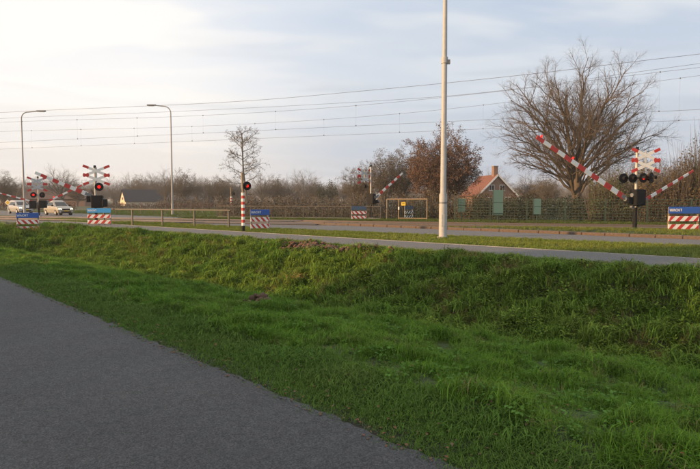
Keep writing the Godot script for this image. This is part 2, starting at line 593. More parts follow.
func wait_board(label: String, at: Vector3, yaw: float, w: float, h: float, slope: float, lettering: bool, post_m: Material, blue: Material, dark := false) -> void:
	var o := thing("waiting_board", label, "sign board", at, deg_to_rad(yaw), "blue topped boards beside the crossing")
	for e in [-1.0, 1.0]:
		pbox(o, "post", Vector3(e * (w * .5 - .05), h * .5 - .06, -.05), Vector3(.07, h + .1, .06), post_m)
	var top_h := h * .27
	var panel := pbox(o, "blue_panel", Vector3(0, h - top_h * .5, 0), Vector3(w, top_h, .03), blue)
	if lettering:
		var tm := TextMesh.new()
		tm.text = "WACHT"
		var f := SystemFont.new()
		f.font_names = PackedStringArray(["Droid Sans"])
		f.font_weight = 700
		tm.font = f
		tm.font_size = 16
		tm.pixel_size = top_h * .40 / 12.0
		tm.depth = .006
		tm.horizontal_alignment = HORIZONTAL_ALIGNMENT_LEFT
		part(panel, "lettering", tm, M.white_paint, Transform3D(Basis.IDENTITY, Vector3(-w * .47, 0, .019)))
	for k in 2:
		var ph := h * .205
		var y := h * (.525 - k * .33)
		var plank := pbox(o, "striped_plank", Vector3(0, y, 0), Vector3(w * .98, ph, .028), M.white_paint)
		var count := 4
		var step := w * .98 / 3.4
		for i in count:
			var x := -w * .49 + step * (i - .02 + .14 * k)
			var sl := slope * ph * .9
			var lo := -w * .488
			var hi := w * .488
			var poly := []
			for q in [[x, -1.0], [x + step * .48, -1.0], [x + step * .48, 1.0], [x, 1.0]]:
				poly.append(Vector3(clampf(q[0] + sl * q[1] * .5, lo, hi), q[1] * ph * .494, .0142))
			if poly[1].x - poly[0].x < .01 and poly[2].x - poly[3].x < .01: continue
			if poly[1].x - poly[0].x < .01: poly.remove_at(1)
			elif poly[2].x - poly[3].x < .01: poly.remove_at(2)
			var g := Geo.new()
			g.prism(poly, Vector3(0, 0, .003))
			part(plank, "black_stripe" if dark else "red_stripe", g.mesh(), M.black_paint if dark else M.red_paint)

func street_lamp(label: String, at: Vector3, h: float, r: float, arm_dir: Vector3, arm: float) -> void:
	var o := thing("street_lamp", label, "street lamp", at, 0.0, "tall lamps along the road")
	part(o, "base_sleeve", rod_mesh(Vector3(0, -.1, 0), Vector3(0, 1.2, 0), r * 1.35, r * 1.3, 14), M.lamp_post)
	var pts := PackedVector3Array([Vector3(0, 1.2, 0), Vector3(0, h * .5, 0), Vector3(0, h - .7, 0)])
	var rad := PackedFloat32Array([r, r * .8, r * .62])
	for i in 6:
		var a := PI * .5 * (i + 1) / 6
		pts.append(Vector3(0, h - .7 + .7 * sin(a), 0) + arm_dir * .7 * (1.0 - cos(a)))
		rad.append(r * .55)
	pts.append(Vector3(0, h + .1, 0) + arm_dir * (arm - .5))
	rad.append(r * .5)
	var g := Geo.new()
	g.tube(pts, rad, 12)
	part(o, "pole", g.mesh(), M.lamp_post)
	var side := arm_dir.cross(Vector3.UP)
	var hd := pbox(o, "lamp_head", Vector3(0, h + .12, 0) + arm_dir * (arm - .1), Vector3(.95, .13, .3), M.zinc_dark, Basis(arm_dir, Vector3.UP, side), .05)
	pbox(hd, "diffuser", Vector3(.05, -.075, 0), Vector3(.6, .05, .22), M.glass_dull, Basis.IDENTITY, .02)

func loft(layers: Array, cut := .12) -> ArrayMesh:
	var g := Geo.new()
	var rings := []
	for l in layers:
		var y: float = l[0]; var f: float = l[1]; var b: float = l[2]; var w: float = l[3]
		rings.append([Vector3(f, y, -w + cut * 2), Vector3(f - cut, y, -w + cut * .3), Vector3(f - cut * 3, y, -w), Vector3(b + cut * 2, y, -w), Vector3(b, y, -w + cut), Vector3(b, y, w - cut), Vector3(b + cut * 2, y, w), Vector3(f - cut * 3, y, w), Vector3(f - cut, y, w - cut * .3), Vector3(f, y, w - cut * 2)])
	for i in rings.size() - 1:
		for j in 10:
			var a: Vector3 = rings[i][j]; var b: Vector3 = rings[i][(j + 1) % 10]
			var c: Vector3 = rings[i + 1][(j + 1) % 10]; var d: Vector3 = rings[i + 1][j]
			var o := (a + b + c + d) * .25
			o = Vector3(o.x * .3, .15, o.z)
			g.flat(a, b, c, o); g.flat(a, c, d, o)
	for j in range(1, 9):
		g.flat(rings[0][0], rings[0][j], rings[0][j + 1], Vector3.DOWN)
		g.flat(rings[-1][0], rings[-1][j], rings[-1][j + 1], Vector3.UP)
	return g.mesh()

func panel(a: Vector3, b: Vector3, c: Vector3, d: Vector3, out: Vector3, t := .012) -> ArrayMesh:
	var g := Geo.new()
	var nn := (b - a).cross(d - a).normalized()
	if nn.dot(out) < 0: nn = -nn
	g.prism([a, b, c, d], nn * t)
	return g.mesh()

func car(label: String, at: Vector3, dir: Vector3, paint: Material, scale_: float) -> void:
	var o := thing("waiting_car", label, "car", at, 0.0, "cars waiting before the crossing")
	var root := Transform3D(Basis(dir, Vector3.UP, dir.cross(Vector3.UP)).scaled(Vector3.ONE * scale_), Vector3.ZERO)
	var P := func(called: String, mesh: Mesh, m: Material, xf := Transform3D.IDENTITY): return part(o, called, mesh, m, root * xf)
	P.call("body", loft([[.22, 1.95, -1.95, .76], [.34, 2.08, -2.06, .83], [.62, 2.08, -2.1, .86], [.74, 2.0, -2.08, .86], [.9, 1.7, -2.06, .84], [1.0, 1.15, -2.03, .8]]), paint)
	P.call("cabin", loft([[1.0, 1.1, -2.0, .79], [1.5, .25, -1.86, .66], [1.62, .0, -1.75, .6], [1.66, -.25, -1.6, .5]]), paint)
	P.call("windscreen", panel(Vector3(1.02, 1.04, -.62), Vector3(1.02, 1.04, .62), Vector3(.32, 1.47, .52), Vector3(.32, 1.47, -.52), Vector3(1, 1, 0)), M.car_glass)
	for e in [-1.0, 1.0]:
		var y0 := 1.04; var y1 := 1.45
		var z0: float = e * .785; var z1: float = e * .68
		P.call("side_window", panel(Vector3(.7, y0, z0), Vector3(-.35, y0, z0), Vector3(-.35, y1, z1), Vector3(.15, y1, z1), Vector3(0, .2, e)), M.car_glass)
		P.call("side_window", panel(Vector3(-.43, y0, z0), Vector3(-1.6, y0, z0), Vector3(-1.5, y1, z1), Vector3(-.43, y1, z1), Vector3(0, .2, e)), M.car_glass)
		P.call("headlight", panel(Vector3(2.06, .62, e * .48), Vector3(1.98, .62, e * .74), Vector3(1.9, .78, e * .76), Vector3(1.99, .77, e * .46), Vector3(1, .4, 0), .03), M.headlight)
		P.call("mirror", bx(Vector3(.1, .14, .2), .03), M.black_paint, Transform3D(Basis.IDENTITY, Vector3(.75, 1.08, e * .92)))
		P.call("fog_lamp", rod_mesh(Vector3(2.07, .42, e * .6), Vector3(2.1, .42, e * .6), .06, .06, 10), M.glass_dull)
		for x in [1.3, -1.3]:
			var w: MeshInstance3D = P.call("wheel", rod_mesh(Vector3(0, 0, -.1), Vector3(0, 0, .1), .31, .31, 20), M.tyre, Transform3D(Basis.IDENTITY, Vector3(x, .31, e * .77)))
			part(w, "rim", rod_mesh(Vector3(0, 0, e * .085), Vector3(0, 0, e * .112), .2, .17, 14), M.zinc)
		P.call("door_handle", bx(Vector3(.16, .03, .03), .008), M.black_paint, Transform3D(Basis.IDENTITY, Vector3(-.15, .9, e * .85)))
	P.call("grille", bx(Vector3(.04, .13, .8), .01), M.black_paint, Transform3D(Basis.IDENTITY, Vector3(2.075, .66, 0)))
	P.call("bumper_intake", bx(Vector3(.04, .14, 1.1), .01), M.black_paint, Transform3D(Basis.IDENTITY, Vector3(2.07, .38, 0)))
	P.call("licence_plate", bx(Vector3(.02, .12, .52), .004), M.yellow, Transform3D(Basis.IDENTITY, Vector3(2.105, .5, 0)))

func house(called: String, label: String, at: Vector3, yaw: float, w: float, l: float, eave: float, ridge: float, wall: Material, roof: Material, windows: Array, chimney := Vector3.ZERO, trim: Material = null, door := []) -> void:
	# gable faces local +z, ridge runs along z
	var o := thing(called, label, "house", at, deg_to_rad(yaw))
	var g := Geo.new()
	g.prism([Vector3(-w / 2, -.2, 0), Vector3(w / 2, -.2, 0), Vector3(w / 2, eave, 0), Vector3(0, ridge, 0), Vector3(-w / 2, eave, 0)], Vector3(0, 0, -l))
	part(o, "wall", g.mesh(), wall)
	var run := Vector2(w / 2, ridge - eave)
	var over := .3
	for e in [-1.0, 1.0]:
		var d := Vector3(e * run.x, -run.y, 0).normalized()
		var nn := Vector3(e * run.y, run.x, 0).normalized()
		var a := Vector3(0, ridge + .02, over) + nn * .02
		var b := a + d * (run.length() + .35)
		var r := Geo.new()
		r.prism([a, b, b + Vector3(0, 0, -l - over * 2), a + Vector3(0, 0, -l - over * 2)], nn * .12)
		var rf := part(o, "roof_slope", r.mesh(), roof)
		if trim:
			var t := Geo.new()
			t.prism([a + Vector3(0, -.16, .002), b + Vector3(0, -.16, .002), b + nn * .14 + Vector3(0, 0, .002), a + nn * .14 + Vector3(0, 0, .002)], Vector3(0, 0, .05))
			part(rf, "barge_board", t.mesh(), trim)
	if chimney != Vector3.ZERO:
		var ch := pbox(o, "chimney", chimney, Vector3(.75, 2.2, .75), wall, Basis.IDENTITY, .02)
		pbox(ch, "chimney_cap", Vector3(0, 1.14, 0), Vector3(.9, .1, .9), M.concrete)
	for q in windows:   # x, y, w, h on the gable
		var f := pbox(o, "window", Vector3(q[0], q[1], .03), Vector3(q[2], q[3], .06), M.white_paint)
		for i in 2:
			pbox(f, "pane", Vector3((i - .5) * q[2] * .47, 0, .033), Vector3(q[2] * .4, q[3] * .82, .012), M.dark_glass, Basis.IDENTITY, .003)
	for q in door:
		pbox(o, "door", Vector3(q[0], q[1], .03), Vector3(q[2], q[3], .06), M.dark_wood)

# ------------------------------------------------------------------ the scene
func _ready() -> void:
	# camera
	var cam := Camera3D.new()
	cam.name = "camera"
	cam.fov = 45.443
	cam.near = .05
	cam.far = 6000.0
	add_child(cam)
	cam.position = Vector3(0, 1.6, 0)
	cam.rotation_degrees = Vector3(-3.525, 0, 0)
	cam.current = true
	# sky, exposure, haze
	var env := Environment.new()
	env.background_mode = Environment.BG_SKY
	var sky := Sky.new()
	var pano := PanoramaSkyMaterial.new()
	pano.panorama = sky_image()
	sky.sky_material = pano
	env.sky = sky
	env.tonemap_mode = Environment.TONE_MAPPER_LINEAR
	env.tonemap_exposure = 1.38
	env.sdfgi_enabled = true
	env.ssao_enabled = true
	env.ssil_enabled = true
	env.fog_enabled = true
	env.fog_density = .0005
	env.fog_light_color = Color(.80, .79, .78)
	var we := WorldEnvironment.new()
	we.name = "world_environment"
	we.environment = env
	add_child(we)
	# low hazy afternoon sun, from the side and a little behind
	var sun := DirectionalLight3D.new()
	sun.name = "sun"
	sun.light_color = Color(1.0, .80, .56)
	sun.light_energy = 1.6
	sun.light_angular_distance = 1.5
	sun.shadow_enabled = true
	add_child(sun)
	sun.look_at_from_position(Vector3.ZERO, -Vector3(-.95, .225, .30), Vector3.UP)

	bump_noise.seed = 5
	bump_noise.frequency = .35
	bump_noise.fractal_octaves = 3
	patch_noise.seed = 9
	patch_noise.frequency = .22
	patch_noise.fractal_octaves = 4

	materials()
	land()
	pavements()
	railway()
	barriers()
	fences()
	lamps_and_boards()
	wires()
	cars_and_houses()
	woods()
	grass()

func materials() -> void:
	textured("white_paint", tone_texture(noise_image(.012, 512, 30, FastNoiseLite.TYPE_SIMPLEX_SMOOTH, 5), lin(.64, .635, .61), lin(.80, .80, .79), .05, 31), .9, .5)
	textured("red_paint", tone_texture(noise_image(.012, 512, 32, FastNoiseLite.TYPE_SIMPLEX_SMOOTH, 5), lin(.36, .03, .024), lin(.60, .035, .025), .06, 33), .9, .5)
	mat("blue_paint", lin(.02, .09, .38), .4)
	mat("flash_lit_blue", lin(.04, .28, .62), .4)  # board blue made lighter: flash glare put into the colour
	mat("dull_blue_paint", lin(.05, .09, .16), .5)
	mat("black_paint", lin(.012, .0125, .014), .6).metallic_specular = .25
	mat("post_paint", lin(.50, .47, .42), .5)
	mat("zinc", lin(.42, .44, .46), .55, 0.0)
	mat("zinc_dark", lin(.16, .17, .18), .5, .2)
	mat("lamp_post", lin(.30, .30, .30), .5)
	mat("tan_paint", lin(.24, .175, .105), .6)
	mat("tyre", lin(.02, .02, .02), .8)
	mat("yellow", lin(.62, .42, .03), .45)
	mat("green_panel", lin(.12, .21, .17), .4)
	mat("fence_green", lin(.03, .055, .04), .5)
	mat("dark_wood", lin(.05, .04, .035), .7)
	mat("dark_glass", lin(.02, .025, .03), .08)
	mat("car_glass", lin(.015, .018, .02), .06)
	mat("glass_dull", lin(.45, .45, .43), .2)
	mat("silver_paint", lin(.42, .41, .39), .3, .35)
	mat("beige_paint", lin(.40, .36, .30), .3, .35)
	mat("rail_steel", lin(.20, .16, .14), .4, .7)
	mat("deck", lin(.045, .043, .042), .85)
	textured("mast_paint", tone_texture(noise_image(.01, 512, 34, FastNoiseLite.TYPE_SIMPLEX_SMOOTH, 5), lin(.33, .34, .345), lin(.41, .42, .435), .06, 35), 1.3, .55)
	mat("sleeper", lin(.10, .09, .08), .9)
	mat("rail_brown", lin(.085, .075, .065), .6)
	mat("wire", lin(.10, .10, .11), .6)
	mat("red_dark", lin(.12, .01, .01), .2)
	var rg := mat("red_glow", lin(.6, .02, .01), .3)
	rg.emission_enabled = true
	rg.emission = Color(1.0, .07, .03)
	rg.emission_energy_multiplier = 1.2
	var hl := mat("headlight", lin(.8, .8, .75), .2)
	hl.emission_enabled = true
	hl.emission = Color(1.0, .93, .78)
	hl.emission_energy_multiplier = 1.3
	# asphalt: fine stones in dark binder
	var cell := FastNoiseLite.new()
	cell.noise_type = FastNoiseLite.TYPE_CELLULAR
	cell.cellular_return_type = FastNoiseLite.RETURN_CELL_VALUE
	cell.frequency = .16
	cell.fractal_type = FastNoiseLite.FRACTAL_NONE
	cell.seed = 3
	var stones := cell.get_seamless_image(1024, 1024)
	var blotch := noise_image(.012, 1024, 41, FastNoiseLite.TYPE_SIMPLEX_SMOOTH, 5)
	stones.convert(Image.FORMAT_L8)
	blotch.convert(Image.FORMAT_L8)
	var sd := stones.get_data()
	var bd := blotch.get_data()
	for i in sd.size(): sd[i] = int(sd[i] * .78 + bd[i] * .22)
	stones = Image.create_from_data(1024, 1024, false, Image.FORMAT_L8, sd)
	var asp := textured("asphalt", tone_texture(stones, Color(.36, .36, .362), Color(.73, .73, .73), .5, 4), 1.4, .92)
	asp.vertex_color_use_as_albedo = true
	var cell2 := cell.duplicate() as FastNoiseLite
	cell2.cellular_return_type = FastNoiseLite.RETURN_DISTANCE
	var hm := cell2.get_seamless_image(1024, 1024)
	hm.bump_map_to_normal_map(2.0)
	asp.normal_enabled = true
	asp.normal_texture = ImageTexture.create_from_image(hm)
	asp.normal_scale = .9
	textured("concrete", tone_texture(noise_image(.02, 512, 7), lin(.22, .21, .19), lin(.38, .36, .33), .15, 8), 1.5, .9)
	textured("kerb_stone", tone_texture(noise_image(.03, 512, 12), lin(.07, .048, .036), lin(.17, .12, .09), .2, 9), 1.3, .9)
	textured("ballast", tone_texture(noise_image(.12, 512, 13), lin(.05, .042, .036), lin(.19, .16, .135), .5, 10), 1.2, .95)
	textured("soil", tone_texture(noise_image(.06, 512, 14), lin(.035, .022, .014), lin(.13, .075, .045), .4, 11), .8, .95)
	var turf := textured("turf", tone_texture(noise_image(.05, 1024, 15), Color(.45, .45, .42), Color(1, 1, .95), .5, 12), 2.3, .95)
	turf.vertex_color_use_as_albedo = true
	textured("bark", tone_texture(noise_image(.03, 512, 16), lin(.055, .042, .032), lin(.17, .135, .10), .3, 13), .9, .9)
	textured("bark_grey", tone_texture(noise_image(.03, 512, 17), lin(.075, .068, .062), lin(.17, .155, .142), .3, 14), .9, .9)
	textured("russet", tone_texture(noise_image(.02, 512, 18), lin(.07, .038, .026), lin(.19, .105, .066), .5, 15), 1.1, .8).backlight = lin(.25, .08, .03)
	textured("brown_leaf", tone_texture(noise_image(.02, 512, 19), lin(.05, .04, .02), lin(.15, .10, .045), .5, 16), 1.1, .8)
	textured("olive_leaf", tone_texture(noise_image(.02, 512, 20), lin(.028, .042, .014), lin(.095, .11, .036), .5, 17), 1.1, .8)
	textured("dark_leaf", tone_texture(noise_image(.02, 512, 21), lin(.012, .02, .010), lin(.045, .055, .025), .5, 18), 1.1, .8)
	textured("grey_leaf", tone_texture(noise_image(.02, 512, 27), lin(.05, .045, .036), lin(.13, .115, .092), .5, 24), 1.1, .85)
	textured("brick", tone_texture(noise_image(.06, 512, 22), lin(.16, .095, .07), lin(.30, .19, .145), .3, 19), 1.6, .9)
	textured("roof_tile", tone_texture(noise_image(.05, 512, 23), lin(.10, .036, .024), lin(.22, .085, .05), .3, 20), 1.8, .85)
	textured("slate", tone_texture(noise_image(.05, 512, 24), lin(.018, .021, .028), lin(.042, .046, .058), .3, 21), 1.8, .8)
	textured("dark_roof", tone_texture(noise_image(.05, 512, 26), lin(.05, .03, .025), lin(.11, .065, .05), .3, 22), 1.8, .8)
	textured("cream", tone_texture(noise_image(.04, 512, 25), lin(.56, .47, .34), lin(.72, .62, .46), .1, 23), 2.0, .8)
	for k in [["blade", .8, .3], ["leafy", .8, .2]]:
		var b := mat(k[0], Color.WHITE, k[1])
		b.vertex_color_use_as_albedo = true
		b.backlight = Color(k[2], k[2], k[2] * .4)
		b.metallic_specular = .2
	var dl := mat("dry_leaf", Color.WHITE, .8)
	dl.vertex_color_use_as_albedo = true

func span(a: float, b: float, step: float) -> Array:
	var out := []
	var x := a
	while x < b - step * .01:
		out.append(x)
		x += step
	return out

func land() -> void:
	var ss := [-3500.0, -1500.0, -600.0, -250.0, -140.0, -90.0, -70.0, -58.0, -50.0, -45.0]
	ss.append_array(span(-42.0, 12.0, .4))
	ss.append_array([12.0, 14.0, 18.0, 25.0, 40.0, 70.0, 150.0, 400.0, 1200.0, 3500.0])
	var ns := [-3500.0, -1200.0, -300.0, -100.0, -40.0, -15.0, -5.0, 0.0, 1.5]
	ns.append_array(span(2.4, 15.2, .22))
	ns.append_array(span(15.4, 34.0, .45))
	ns.append_array([34.5, 37.0, 40.0, 46.0, 55.0, 70.0, 100.0, 150.0, 250.0, 500.0, 1200.0, 3500.0])
	var g := Geo.new()
	g.colored = true
	var cols := ns.size()
	for i in ss.size():
		for j in cols:
			var s: float = ss[i]
			var n: float = ns[j]
			g.v.append(SN(s, n, height(s, n)))
			var hx := height(s + .2, n) - height(s - .2, n)
			var hz := height(s, n + .2) - height(s, n - .2)
			g.n.append((Vector3.UP - ES * hx / .4 - EN * hz / .4).normalized())
			var q := patch_noise.get_noise_2d(s, n) * .5 + .5
			var c := Color(.055, .10, .022).lerp(Color(.085, .12, .03), q)
			if n > 8.0 and n < 14.6: c = Color(.065, .095, .024).lerp(Color(.10, .10, .04), q)
			elif n < 8.0 and n < road_edge(s) + .5: c = Color(.05, .05, .028)
			elif n > 60.0: c = Color(.055, .085, .025)
			elif n > 28.0 and s < -20.0: c = Color(.075, .12, .03).lerp(Color(.10, .11, .045), q)
			g.c.append(c)
	for i in ss.size() - 1:
		for j in cols - 1:
			var a := i * cols + j
			g.idx.append(a); g.idx.append(a + 1); g.idx.append(a + cols)
			g.idx.append(a + 1); g.idx.append(a + cols + 1); g.idx.append(a + cols)
	structure("ground", g.mesh(), M.turf)

# paved strip between two edges given as functions of s, with coarse tone patches
func pave(called: String, s_list: Array, near_edge: Callable, far_edge: Callable, rows: int, y: float, tone: Color, vary: float, label := "", category := "") -> void:
	var g := Geo.new()
	g.colored = true
	var k := rows + 1
	for s in s_list:
		var a: float = near_edge.call(s)
		var b: float = far_edge.call(s)
		for j in k:
			var n := lerpf(a, b, float(j) / rows)
			g.v.append(SN(s, n, y))
			g.n.append(Vector3.UP)
			var q := patch_noise.get_noise_2d(s * 1.6 + 40.0, n * 2.6) * .6 + patch_noise.get_noise_2d(s * 7.0, n * 9.0) * .4
			var f := 1.0 + q * vary
			g.c.append(Color(tone.r * f, tone.g * f, tone.b * f))
	for i in s_list.size() - 1:
		for j in rows:
			var a := i * k + j
			g.idx.append(a); g.idx.append(a + 1); g.idx.append(a + k)
			g.idx.append(a + 1); g.idx.append(a + k + 1); g.idx.append(a + k)
	# edge skirts
	for i in s_list.size() - 1:
		for e in [0, rows]:
			var p: Vector3 = g.v[i * k + e]
			var q: Vector3 = g.v[(i + 1) * k + e]
			g.col = g.c[i * k + e]
			g.quad(p, q, q - Vector3(0, .12, 0), p - Vector3(0, .12, 0), -EN if e == 0 else EN)
	structure(called, g.mesh(), M.asphalt, label, category)

func pavements() -> void:
	var near_s := [-300.0, -120.0, -70.0]
	near_s.append_array(span(-50.0, -20.0, .3))
	near_s.append_array(span(-20.0, 6.0, .06))
	near_s.append_array([6.0, 10.0, 20.0, 60.0, 200.0])
	pave("near_road", near_s, func(_s): return -9.0, func(s): return road_edge(s), 24, .018, Color(.218, .22, .226), .3, "grey asphalt lane on the camera side of the ditch", "road")
	var far_s := [-300.0, -150.0]
	far_s.append_array(span(-100.0, 20.0, 1.0))
	far_s.append_array([20.0, 60.0, 200.0])
	pave("cycle_path", far_s, func(s): return 14.85 + .05 * sin(s * 1.3), func(s): return 17.5, 8, .02, Color(.46, .45, .45), .18, "narrow grey asphalt path along the top of the ditch bank", "path")
	var main_s := [-25.6]
	main_s.append_array(span(-25.0, 20.0, 1.0))
	main_s.append_array([20.0, 60.0, 200.0])
	pave("main_road", main_s, func(s): return minf(22.85 + .09 * s, 23.2), func(_s): return 25.95, 10, .02, Color(.46, .46, .47), .15, "grey asphalt main road beside the brown kerb", "road")
	var cross_s := [-300.0, -150.0]
	cross_s.append_array(span(-100.0, -25.6, 1.0))
	cross_s.append(-25.6)
	pave("crossing_road", cross_s, func(_s): return 20.75, func(_s): return 28.6, 12, .019, Color(.46, .46, .47), .15, "wide asphalt road surface where the tracks cross it", "road")
	# pale concrete band along the far edge of the path
	var g := Geo.new()
	for i in 100:
		var s0 := -60.0 + i
		g.box(SN(s0 + .5, 17.56, -.02), Vector3(.985, .1, .1), Basis(ES, Vector3.UP, -EN))
	structure("path_edging", g.mesh(), M.concrete, "pale concrete edging band along the path", "edging")
	# brown kerb between the main road and the track verge: each kerb stone its own piece
	var k := Node3D.new()
	k.name = "kerb"
	add_child(k)
	k.set_meta("kind", "structure")
	tag(k, "low brown kerb along the far edge of the main road", "kerb")
	rng.seed = 31
	for i in 46:
		var s := -25.1 + i
		pbox(k, "kerb_stone", SN(s, 26.1 + rng.randf_range(-.012, .012), .055 + rng.randf_range(-.008, .008)), Vector3(.985, .2, .26), M.kerb_stone, Basis(ES, Vector3.UP, -EN), .025)
	var dirt := Geo.new()
	for i in 45:
		var s := -25.0 + i
		dirt.box(SN(s + .5, 26.48, .03), Vector3(1.0, .2, .44), Basis(ES, Vector3.UP, -EN))
	structure("dirt_margin", dirt.mesh(), M.soil, "bare brown earth strip behind the kerb", "earth")

func railway() -> void:
	var idx := 0
	for m in [33.4, 37.6]:
		var o := Node3D.new()
		o.name = numbered("railway_track")
		add_child(o)
		tag(o, ["railway track on the ditch side of the line", "railway track beside the mesh fence"][idx], "railway track", "tracks of the double line")
		# the road is between these t values
		var t0: float = ((26.2 if idx == 0 else 28.8) - .933 * m) / .359
		var t1: float = (14.3 - .933 * m) / .359
		for e in [-.75, .75]:
			var r := Geo.new()
			for q in [[-160.0, 110.0]]:
				r.box(TM((q[0] + q[1]) * .5, m + e, .075), Vector3(q[1] - q[0], .04, .07), Basis(ET, Vector3.UP, -EM))
				r.box(TM((q[0] + q[1]) * .5, m + e, .02), Vector3(q[1] - q[0], .08, .02), Basis(ET, Vector3.UP, -EM))
			part(o, "rail", r.mesh(), M.rail_steel)
		var b := Geo.new()
		b.box(TM((t0 + 110.0) * .5, m, -.02), Vector3(110.0 - t0, .09, 2.9), Basis(ET, Vector3.UP, -EM))
		b.box(TM((t1 - 160.0) * .5, m, -.02), Vector3(t1 + 160.0, .09, 2.9), Basis(ET, Vector3.UP, -EM))
		part(o, "ballast", b.mesh(), M.ballast)
		var sl := Geo.new()
		for i in 110:
			sl.box(TM(t0 + .4 + i * .62, m, .01), Vector3(.24, .05, 2.5), Basis(ET, Vector3.UP, -EM))
		var so := part(o, "sleepers", sl.mesh(), M.sleeper)
		so.set_meta("kind", "stuff")
		# rubber deck plates between and beside the rails
		for w in [[0.0, 1.34], [1.06, .5], [-1.06, .5]]:
			var n := int((t0 - t1) / 1.8)
			for i in n:
				pbox(o, "deck_plate", TM(t1 + (i + .5) * (t0 - t1) / n, m + w[0], .03), Vector3((t0 - t1) / n - .02, .1, w[1]), M.deck, Basis(ET, Vector3.UP, -EM), .01)
		idx += 1

func barriers() -> void:
	crossing_signal("crossing signal with clean double crossbuck and four black lamp discs beside the mesh fence",
		V(14.05, .1, 27.6), 3.95,
		[[Vector3(-.66, 2.56, .06), 12.0, .24, false], [Vector3(-.22, 2.56, .1), 8.0, .22, false], [Vector3(.27, 2.58, .14), 18.0, .24, true], [Vector3(.7, 2.58, .06), 40.0, .27, false]],
		[Vector3(.37, 3.43, .16), 4.0, 1.5, false],
		[[Vector3(-.6, 1.62, .12), Vector3(-5.4, 4.38, 1.55), 13, .27, .9, [.97, .62], true], [Vector3(.5, 1.5, -.1), Vector3(3.5, 2.98, -1.2), 9, .17, .5, [], true]],
		[[Vector3(.1, 1.62, 0), Vector3(.62, .8, .46), 20.0], [Vector3(-.38, 1.5, .05), Vector3(.34, .3, .3), 20.0]])
	crossing_signal("crossing signal with bright double crossbuck and one red lamp disc behind the flash lightened board",
		V(-16.55, 0, 36.5), 3.7,
		[[Vector3(.3, 2.45, .12), 20.0, .27, true]],
		[Vector3(.16, 3.2, .14), 15.0, 1.66, false],
		[[Vector3(-.42, 1.95, .1), Vector3(-3.26, 3.31, 1.04), 9, .28, .6, [], false]],
		[[Vector3(.1, 1.5, 0), Vector3(.7, .8, .5), 15.0], [Vector3(-.35, 1.66, .05), Vector3(.4, .4, .36), 15.0], [Vector3(.6, 1.4, .02), Vector3(.3, .5, .3), 15.0]])
	crossing_signal("crossing signal with dull double crossbuck and an orange-red lit lamp, beside the waiting cars",
		V(-29.65, 0, 53.4), 3.7,
		[[Vector3(-.4, 2.08, .12), 25.0, .27, true], [Vector3(.42, 2.08, .1), 60.0, .27, false]],
		[Vector3(0, 3.1, .12), 25.0, 1.75, true],
		[[Vector3(.8, 1.45, -.1), Vector3(4.52, 3.45, -1.13), 9, .2, .7, [.16], true], [Vector3(-.3, 1.4, .1), Vector3(-3.6, 2.4, 1.08), 9, .16, .4, [], true]],
		[[Vector3(-.55, 1.15, 0), Vector3(.6, .75, .5), 25.0], [Vector3(.4, 1.2, 0), Vector3(.7, .7, .5), 25.0]])
	crossing_signal("crossing signal seen from behind with grey crossbuck back, beside the tan gate",
		V(1.7, .03, 46.0), 4.3,
		[[Vector3(-.5, 2.7, -.05), 150.0, .26, false]],
		[Vector3(-.5, 3.5, .12), 42.0, 1.6, true],
		[[Vector3(.5, 1.85, -.1), Vector3(2.64, 3.77, -.8), 9, .22, .6, [], false]],
		[[Vector3(.05, 1.65, 0), Vector3(.6, .9, .5), -30.0], [Vector3(.45, 1.45, 0), Vector3(.4, .3, .3), -30.0]])

